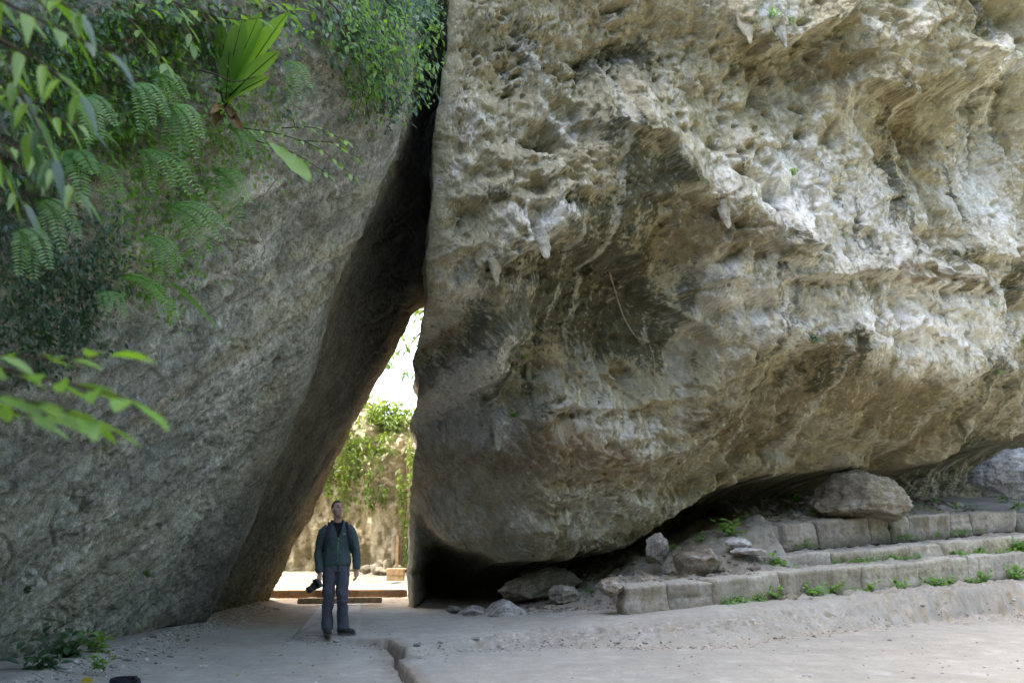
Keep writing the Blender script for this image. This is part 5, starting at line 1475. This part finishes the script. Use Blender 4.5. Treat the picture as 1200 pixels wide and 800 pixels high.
# ---- bottom corners
def dark_mop(label, p, n, L, seed, mat):
    root = empty('shrub', p); q = MB(); rs = np.random.RandomState(seed)
    for k in range(n):
        d = Vector((rs.normal(), rs.normal(), abs(rs.normal()) * .9)); q.leaf(p + unit(d) * .04, d, UP + Vector((rs.normal() * .4, rs.normal() * .4, 0)), L * rs.uniform(.6, 1.2), .016, 'lance', 4, .1, .35)
    q.build('foliage', mat, root); tag(root, label, 'shrub')
p_ = at_z(1192, 822, .0); dark_mop('dark tufted plant cut by the bottom-right corner', Vector((p_.x, p_.y, gz(p_.x, p_.y))), 160, .2, 3, 'leaf_dark')
# ================================================================== THE MAN
plain_material('skin', (.50, .31, .235), .55, grain=25, vary=.08, bump=.05)
plain_material('hair', (.085, .07, .06), .8, grain=160, vary=.5, bump=.8, bdist=.01)
plain_material('jacket_cloth', (.05, .082, .085), .85, grain=70, vary=.15, bump=.2)
plain_material('trouser_cloth', (.075, .082, .105), .9, grain=70, vary=.18, bump=.2)
plain_material('shirt_cloth', (.008, .008, .01), .9, grain=60)
plain_material('shoe_leather', (.05, .045, .04), .7, grain=30, vary=.3)
plain_material('shoe_sole', (.16, .15, .13), .8)
plain_material('zip_green', (.10, .28, .10), .5)
plain_material('black_plastic', (.012, .012, .013), .45, grain=60, spec=.5)
plain_material('glass_dark', (.01, .012, .02), .08, spec=.8)
plain_material('pack_cloth', (.018, .022, .032), .85, grain=60)
plain_material('badge_pale', (.5, .5, .5), .6)
plain_material('eye_dark', (.03, .022, .018), .3)
plain_material('lip', (.40, .19, .16), .5)

def loft(rings, m=20):
    """rings: (centre, rx, ry, axis) stacked tube with closed ends; axis = direction of the tube there"""
    V, F = [], []
    for c, rx, ry, ax in rings:
        ax = unit(ax); xr = unit(Vector((1, 0, 0)) - ax * ax.x) if abs(ax.x) < .95 else unit(Vector((0, 1, 0))); yr = ax.cross(xr)
        for k in range(m):
            t = 2 * math.pi * k / m; V.append(Vector(c) + xr * (math.cos(t) * rx) + yr * (math.sin(t) * ry))
    n = len(rings)
    for i in range(n - 1):
        for k in range(m): F.append((i * m + k, i * m + (k + 1) % m, (i + 1) * m + (k + 1) % m, (i + 1) * m + k))
    F.append(tuple(range(m))[::-1]); F.append(tuple((n - 1) * m + k for k in range(m)))
    return V, F

def limb(pts, rad, m=14, flat=1.0):
    c = curve(pts, 6); n = len(c); k = len(rad) - 1
    rings = []
    for i, p in enumerate(c):
        f = i / (n - 1) * k; i0 = min(int(f), k - 1); r = rad[i0] + (rad[i0 + 1] - rad[i0]) * (f - i0)
        rings.append((p, r, r * flat, c[min(i + 1, n - 1)] - c[max(i - 1, 0)]))
    return loft(rings, m)

def ellipsoid(c, r, rot=None, sub=3):
    P, F = ico(sub); M_ = rot or Matrix.Identity(3)
    return [Vector(c) + M_ @ Vector((p[0] * r[0], p[1] * r[1], p[2] * r[2])) for p in P], [tuple(f) for f in F.tolist()]

def fuse(name, pieces, voxel, mat, parent, smooth_it=4, noise=0.0, nf=9.0, stretch=1.0, cut=None, remesh=True):
    V, F = [], []
    for v, f in pieces:
        o = len(V); V += v; F += [tuple(o + i for i in t) for t in f]
    me = bpy.data.meshes.new(name); me.from_pydata(V, [], F); me.update()
    ob = bpy.data.objects.new(name, me); COL.objects.link(ob)
    if remesh:
        md = ob.modifiers.new('r', 'REMESH'); md.mode = 'VOXEL'; md.voxel_size = voxel
        sm = ob.modifiers.new('s', 'SMOOTH'); sm.iterations = smooth_it; sm.factor = .5
    dg = bpy.context.evaluated_depsgraph_get()
    m2 = bpy.data.meshes.new_from_object(ob.evaluated_get(dg))
    bpy.data.objects.remove(ob); bpy.data.meshes.remove(me)
    n = len(m2.vertices); P = np.empty(n * 3, np.float32); m2.vertices.foreach_get('co', P); P = P.reshape(-1, 3)
    if noise:
        N_ = np.empty(n * 3, np.float32); m2.vertex_normals.foreach_get('vector', N_); N_ = N_.reshape(-1, 3)
        Q = P * np.array([1, 1, stretch]); P = P + N_ * (noise * (1 - np.abs(f3(Q, nf, 3, 40, .5)) * 2.2))[:, None]
        m2.vertices.foreach_set('co', P.ravel())
    if cut:
        bm = bmesh.new(); bm.from_mesh(m2); dl = [f for f in bm.faces if cut(f.calc_center_median())]
        bmesh.ops.delete(bm, geom=dl, context='FACES'); bm.to_mesh(m2); bm.free()
    m2.name = name; m2.materials.clear(); m2.materials.append(MATS[mat])
    m2.polygons.foreach_set('use_smooth', np.ones(len(m2.polygons), bool)); m2.update()
    return link(bpy.data.objects.new(name, m2), parent)

foot = at_z(392, 741, .10)
foot.z = max(gz_fast(foot.x, foot.y), 0) + .014
TURN = R(14); TM = Matrix.Rotation(TURN, 3, 'Z')
man = empty('person', foot, TURN)
man.scale = (.94, .96, .965)
tag(man, 'standing man in dark teal jacket and grey trousers, looking up, camera in his hand', 'person')
V3 = Vector
HR = Matrix.Rotation(R(20), 3, 'Z') @ Matrix.Rotation(R(-17), 3, 'X')      # head turned to picture right and tilted back
HC = V3((-.005, -.03, 1.662))
def hp(x, y, z): return HC + HR @ V3((x, y, z))
# --- body: one surface
hand_r = V3((-.235, -.085, .80)); hand_l = V3((.275, -.045, .84))
def hand(w, palm_dir, side, curl):
    """palm plus five unequal bent fingers"""
    d = unit(palm_dir); s = unit(side); n = d.cross(s)
    out = [limb([w - d * .03, w + d * .02, w + d * .075], [.027, .036, .036], 12, .5)]
    for k, (off, ln) in enumerate([(-.030, .068), (-.010, .078), (.010, .074), (.029, .058)]):
        a = w + d * .072 + s * off; b = a + d * ln * .5 + n * curl * .018; c = b + d * ln * .38 * (1 - .5 * curl) + n * curl * .034
        out.append(limb([a - d * .02, a, b, c], [.0095, .0092, .0085, .007], 8))
    a = w + d * .012 - s * .032; b = a + d * .035 - s * .022 + n * .012; c = b + d * .03 + n * .012 * (1 + curl)
    out.append(limb([a, b, c], [.012, .0105, .008], 8))
    return out
pieces = [
    loft([(V3((0, 0, .88)), .15, .10, UP), (V3((0, 0, 1.0)), .145, .095, UP), (V3((0, 0, 1.12)), .14, .09, UP), (V3((0, 0, 1.28)), .165, .10, UP), (V3((0, .005, 1.40)), .175, .095, UP), (V3((0, .01, 1.455)), .11, .07, UP)]),
    limb([V3((0, .02, 1.42)), V3((-.002, .0, 1.50)), hp(0, .03, -.05)], [.062, .056, .058]),
    ellipsoid(hp(0, .012, .03), (.076, .096, .105), HR, 4), ellipsoid(hp(0, -.03, -.045), (.058, .068, .078), HR, 3), ellipsoid(hp(0, -.068, -.098), (.03, .028, .024), HR, 3),
    limb([hp(0, -.088, .03), hp(0, -.105, -.005), hp(0, -.118, -.03)], [.009, .013, .016], 10), ellipsoid(hp(.012, -.104, -.034), (.011, .012, .009), HR, 2), ellipsoid(hp(-.012, -.104, -.034), (.011, .012, .009), HR, 2),
    limb([hp(-.045, -.074, .042), hp(0, -.088, .045), hp(.045, -.074, .042)], [.009, .012, .009], 8),
    ellipsoid(hp(.05, -.055, -.012), (.02, .02, .02), HR, 2), ellipsoid(hp(-.05, -.055, -.012), (.02, .02, .02), HR, 2),
    ellipsoid(hp(.079, .012, -.0), (.010, .022, .034), HR, 3), ellipsoid(hp(-.079, .012, -.0), (.010, .022, .034), HR, 3),
    limb([hp(-.022, -.087, -.064), hp(0, -.097, -.064), hp(.022, -.087, -.064)], [.006, .0085, .006], 8), limb([hp(-.02, -.086, -.075), hp(0, -.095, -.076), hp(.02, -.086, -.075)], [.006, .009, .006], 8),
    limb([V3((-.16, 0, 1.41)), V3((-.255, .03, 1.13)), hand_r + V3((0, .01, .05)), hand_r + V3((0, 0, .01))], [.052, .045, .03, .027]),
    limb([V3((.16, 0, 1.41)), V3((.265, .035, 1.14)), hand_l + V3((0, .01, .05)), hand_l + V3((0, 0, .01))], [.052, .045, .03, .027]),
    limb([V3((-.08, 0, .90)), V3((-.103, -.035, .52)), V3((-.105, .01, .07))], [.07, .045, .036]), limb([V3((.08, 0, .90)), V3((.088, -.045, .52)), V3((.122, .01, .07))], [.07, .045, .036]),
] + hand(hand_r, V3((-.05, -.25, -1)), V3((.15, -1, .25)), 1.5) + hand(hand_l, V3((0, -.12, -1)), V3((-.3, -1, .1)), .8)
body = fuse('body', pieces, .0062, 'skin', man, 2)
for s in (-1, 1):
    v, f = ellipsoid(hp(s * .031, -.081, .018), (.013, .007, .0065), HR, 2); mesh_obj('eye', v, f, 'eye_dark', man)
    v, f = limb([hp(s * .05, -.078, .038), hp(s * .032, -.088, .044), hp(s * .014, -.088, .039)], [.003, .0045, .004], 6); mesh_obj('eyebrow', v, f, 'hair', man)
v, f = limb([hp(-.021, -.096, -.069), hp(0, -.1045, -.069), hp(.021, -.096, -.069)], [.003, .0045, .003], 6); mesh_obj('mouth', v, f, 'lip', man)
# --- hair: short cap with a receding front
P, Fi = ico(4)
keepv = []
for p in P:
    fr = -p[1]
    keepv.append(p[2] > (.50 if fr > .45 else (.12 if fr > .1 else (-.28 if fr > -.3 else -.5))))
keepv = np.array(keepv); fi = [tuple(f) for f in Fi.tolist() if keepv[list(f)].all()]
hn = 1.0 + .035 * f3(P, 6, 3, 9, .6)
hv = [hp(p[0] * .0815 * h, .012 + p[1] * .103 * h, .032 + p[2] * .113 * h) for p, h in zip(P, hn)]
used = sorted({i for f in fi for i in f}); mp = {o: n for n, o in enumerate(used)}
hair = mesh_obj('hair', [hv[i] for i in used], [tuple(mp[i] for i in f) for f in fi], 'hair', man)
md = hair.modifiers.new('thick', 'SOLIDIFY'); md.thickness = .012; md.offset = -1
# --- shirt and jacket
fuse('shirt', [loft([(V3((0, 0, 1.05)), .15, .10, UP), (V3((0, 0, 1.28)), .172, .108, UP), (V3((0, .003, 1.40)), .165, .10, UP), (V3((0, .012, 1.475)), .085, .075, UP), (V3((0, .015, 1.50)), .066, .066, UP)], 24)], .009, 'shirt_cloth', man, 3)
jk = [loft([(V3((.0, 0, .915)), .178, .122, UP), (V3((0, 0, .95)), .192, .130, UP), (V3((0, 0, 1.06)), .180, .122, UP), (V3((0, 0, 1.18)), .185, .124, UP), (V3((0, 0, 1.30)), .197, .128, UP), (V3((0, .005, 1.385)), .182, .115, UP), (V3((0, .012, 1.455)), .115, .09, UP), (V3((0, .018, 1.50)), .085, .085, UP), (V3((0, .02, 1.535)), .082, .082, UP)], 28),
      limb([V3((-.13, .005, 1.405)), V3((-.185, .01, 1.355)), V3((-.25, .035, 1.12)), V3((-.243, -.05, .90)), hand_r + V3((0, .005, .035))], [.066, .066, .054, .047, .042], 18),
      limb([V3((.13, .005, 1.405)), V3((.185, .01, 1.355)), V3((.258, .04, 1.13)), V3((.28, -.02, .94)), hand_l + V3((0, .005, .035))], [.066, .066, .054, .047, .042], 18)]
jacket = fuse('jacket', jk, .010, 'jacket_cloth', man, 3, .017, 8, .5, cut=lambda c: (c.y < -.0 and c.z > 1.30 and abs(c.x - .005) < .012 + (c.z - 1.30) * .30) or c.z > 1.528)
v, f = limb([V3((.004, -.134, .93)), V3((.004, -.13, 1.1)), V3((.004, -.139, 1.29))], [.0045, .0045, .0045], 6); mesh_obj('zip', v, f, 'zip_green', jacket)
v, f = ellipsoid(V3((.085, -.131, 1.34)), (.017, .004, .009), None, 2); mesh_obj('chest_logo', v, f, 'badge_pale', jacket)
for s, hx in ((-1, hand_r), (1, hand_l)):
    c0 = hx + V3((0, .005, .045)); v, f = loft([(c0 + V3((0, 0, .018)), .049, .049, UP), (c0, .051, .051, UP), (c0 - V3((0, 0, .012)), .048, .048, UP)], 16); mesh_obj('cuff', v, f, 'jacket_cloth', jacket)
# --- trousers
tr = [loft([(V3((0, 0, .84)), .160, .110, UP), (V3((0, 0, .90)), .170, .115, UP), (V3((0, 0, 1.0)), .155, .105, UP)], 24),
      limb([V3((-.082, 0, .86)), V3((-.098, -.025, .66)), V3((-.104, -.045, .50)), V3((-.108, .0, .28)), V3((-.105, .0, .075))], [.094, .084, .066, .064, .068], 18, 1.02),
      limb([V3((.078, 0, .86)), V3((.086, -.03, .66)), V3((.088, -.055, .50)), V3((.105, -.005, .28)), V3((.122, .0, .075))], [.094, .084, .066, .064, .070], 18, 1.02)]
trousers = fuse('trousers', tr, .009, 'trouser_cloth', man, 2, .02, 7, .55)
v, f = loft([(V3((0, 0, .915)), .172, .117, UP), (V3((0, 0, .95)), .172, .117, UP)], 24); mesh_obj('belt', v, f, 'shirt_cloth', trousers)
# --- shoes
def shoe(c, rz):
    M_ = Matrix.Rotation(rz, 3, 'Z'); W = lambda x, y, z: c + M_ @ V3((x, y, z))
    up = fuse('shoe', [limb([W(0, .07, .075), W(0, .05, .055), W(0, -.05, .05), W(0, -.15, .036), W(0, -.19, .030)], [.044, .050, .046, .042, .026], 16, 1.0), ellipsoid(W(0, .05, .09), (.044, .05, .04), M_, 3)], .008, 'shoe_leather', man, 2)
    n = 20; prof = []
    for k in range(n):
        t = 2 * math.pi * k / n; x = math.cos(t) * (.048 - .006 * math.sin(t)); y = -.055 + math.sin(t) * -.155; prof.append((x, y))
    Vv = [W(x, y, 0) for x, y in prof] + [W(x * 1.03, y, .028) for x, y in prof]
    Ff = [tuple(range(n)), tuple(range(n, 2 * n))[::-1]] + [(k, (k + 1) % n, n + (k + 1) % n, n + k) for k in range(n)]
    mesh_obj('sole', Vv, Ff, 'shoe_sole', up)
shoe(V3((-.105, .01, 0)), R(8)); shoe(V3((.125, .015, 0)), R(50))
# --- camera in his hand
cam_o = empty('camera', foot + TM @ (V3((hand_r.x * .94, hand_r.y * .96, hand_r.z * .965)) + V3((-.03, -.05, -.125))), TURN)
cm = Matrix.Rotation(R(-28), 3, 'Y') @ Matrix.Rotation(R(35), 3, 'Z')
def rbox(name, c, s, mat, parent, rot=None, bev=.008):
    bm = bmesh.new(); bmesh.ops.create_cube(bm, size=1); bmesh.ops.scale(bm, vec=s, verts=bm.verts); bmesh.ops.bevel(bm, geom=bm.edges[:], offset=bev, segments=2, affect='EDGES')
    M_ = rot or Matrix.Identity(3)
    for v in bm.verts: v.co = M_ @ (v.co + V3(c))
    me = bpy.data.meshes.new(name); bm.to_mesh(me); bm.free(); me.materials.append(MATS[mat]); return link(bpy.data.objects.new(name, me), parent)
rbox('camera_body', (0, 0, 0), (.06, .14, .10), 'black_plastic', cam_o, cm); rbox('prism_hump', (0, 0, .062), (.055, .06, .035), 'black_plastic', cam_o, cm); rbox('grip', (-.02, .055, 0), (.06, .035, .095), 'black_plastic', cam_o, cm)
v, f = loft([(cm @ V3((-.03 - d, 0, 0)), r, r, cm @ V3((-1, 0, 0))) for d, r in ((0, .036), (.05, .036), (.052, .040), (.10, .040), (.102, .043), (.135, .043))], 20); lens = mesh_obj('lens', v, f, 'black_plastic', cam_o)
v, f = loft([(cm @ V3((-.166, 0, 0)), .034, .034, cm @ V3((-1, 0, 0))), (cm @ V3((-.168, 0, 0)), .030, .030, cm @ V3((-1, 0, 0)))], 20); mesh_obj('front_glass', v, f, 'glass_dark', lens)
tag(cam_o, 'black camera with a long lens held down in the man\'s hand', 'camera')
# --- backpack
bp_ = empty('backpack', foot + TM @ V3((0, .13 * .96, 1.0 * .965)), TURN); bp_.scale = (.94, .96, .965); bo = V3((0, .13, 1.0))
pk = fuse('pack', [([p - bo for p in q[0]], q[1]) for q in [loft([(V3((0, .19, 1.02)), .14, .06, UP), (V3((0, .20, 1.1)), .16, .085, UP), (V3((0, .20, 1.35)), .155, .085, UP), (V3((0, .18, 1.47)), .12, .055, UP)], 20)]], .012, 'pack_cloth', bp_, 4)
for s in (-1, 1):
    c = curve([V3((s * .10, .10, 1.47)), V3((s * .115, .01, 1.495)), V3((s * .13, -.095, 1.42)), V3((s * .155, -.135, 1.30)), V3((s * .185, -.10, 1.16)), V3((s * .19, .06, 1.08))], 7)
    q = MB(); o_ = 0
    for i, p in enumerate(c):
        t = unit(c[min(i + 1, len(c) - 1)] - c[max(i - 1, 0)]); sd_ = V3((1, 0, 0)); sd_ = unit(sd_ - t * sd_.dot(t)); nn = t.cross(sd_)
        for a, b in ((-1, -1), (1, -1), (1, 1), (-1, 1)): q.V.append(p - bo + sd_ * a * .022 + nn * b * .006)
    for i in range(len(c) - 1):
        for k in range(4): q.F.append((i * 4 + k, i * 4 + (k + 1) % 4, (i + 1) * 4 + (k + 1) % 4, (i + 1) * 4 + k))
    mesh_obj('shoulder_strap', q.V, q.F, 'pack_cloth', bp_)
tag(bp_, 'dark backpack worn by the man, its straps over his shoulders', 'backpack')

# ---- black bag and yellow leaf at the bottom-left edge
p_ = at_z(146, 806, .0); p_.z = gz(p_.x, p_.y)
bag = empty('camera_bag', p_); v, f = loft([(V3((0, 0, 0)), .14, .09, UP), (V3((0, 0, .03)), .15, .10, UP), (V3((0, 0, .07)), .14, .09, UP), (V3((0, 0, .085)), .11, .07, UP)], 18); mesh_obj('bag_body', v, f, 'pack_cloth', bag)
for dx in (.06, .11):
    v, f = loft([(V3((dx, -.05, .05 + d)), r, r, UP) for d, r in ((0, .025), (.05, .025), (.055, .02))], 14); mesh_obj('buckle', v, f, 'black_plastic', bag)
v, f = limb([V3((-.12, 0, .06)), V3((-.05, -.05, .09)), V3((.06, -.05, .09)), V3((.12, 0, .06))], [.009, .009, .009, .009], 8); mesh_obj('handle', v, f, 'pack_cloth', bag)
tag(bag, 'small black bag lying on the ground at the bottom-left edge', 'bag')
q = MB(); p = at_z(102, 797, .12); q.leaf(p + V3((-.06, 0, 0)), V3((1, -.1, .05)), V3((0, -.5, 1)), .12, .075, 'oval', 6, .15, .1); tag(mesh_obj('yellow_leaf', q.V, q.F, 'leaf_yellow'), 'large yellow leaf left of the black bag', 'leaf')
print('done', time.time() - T0)
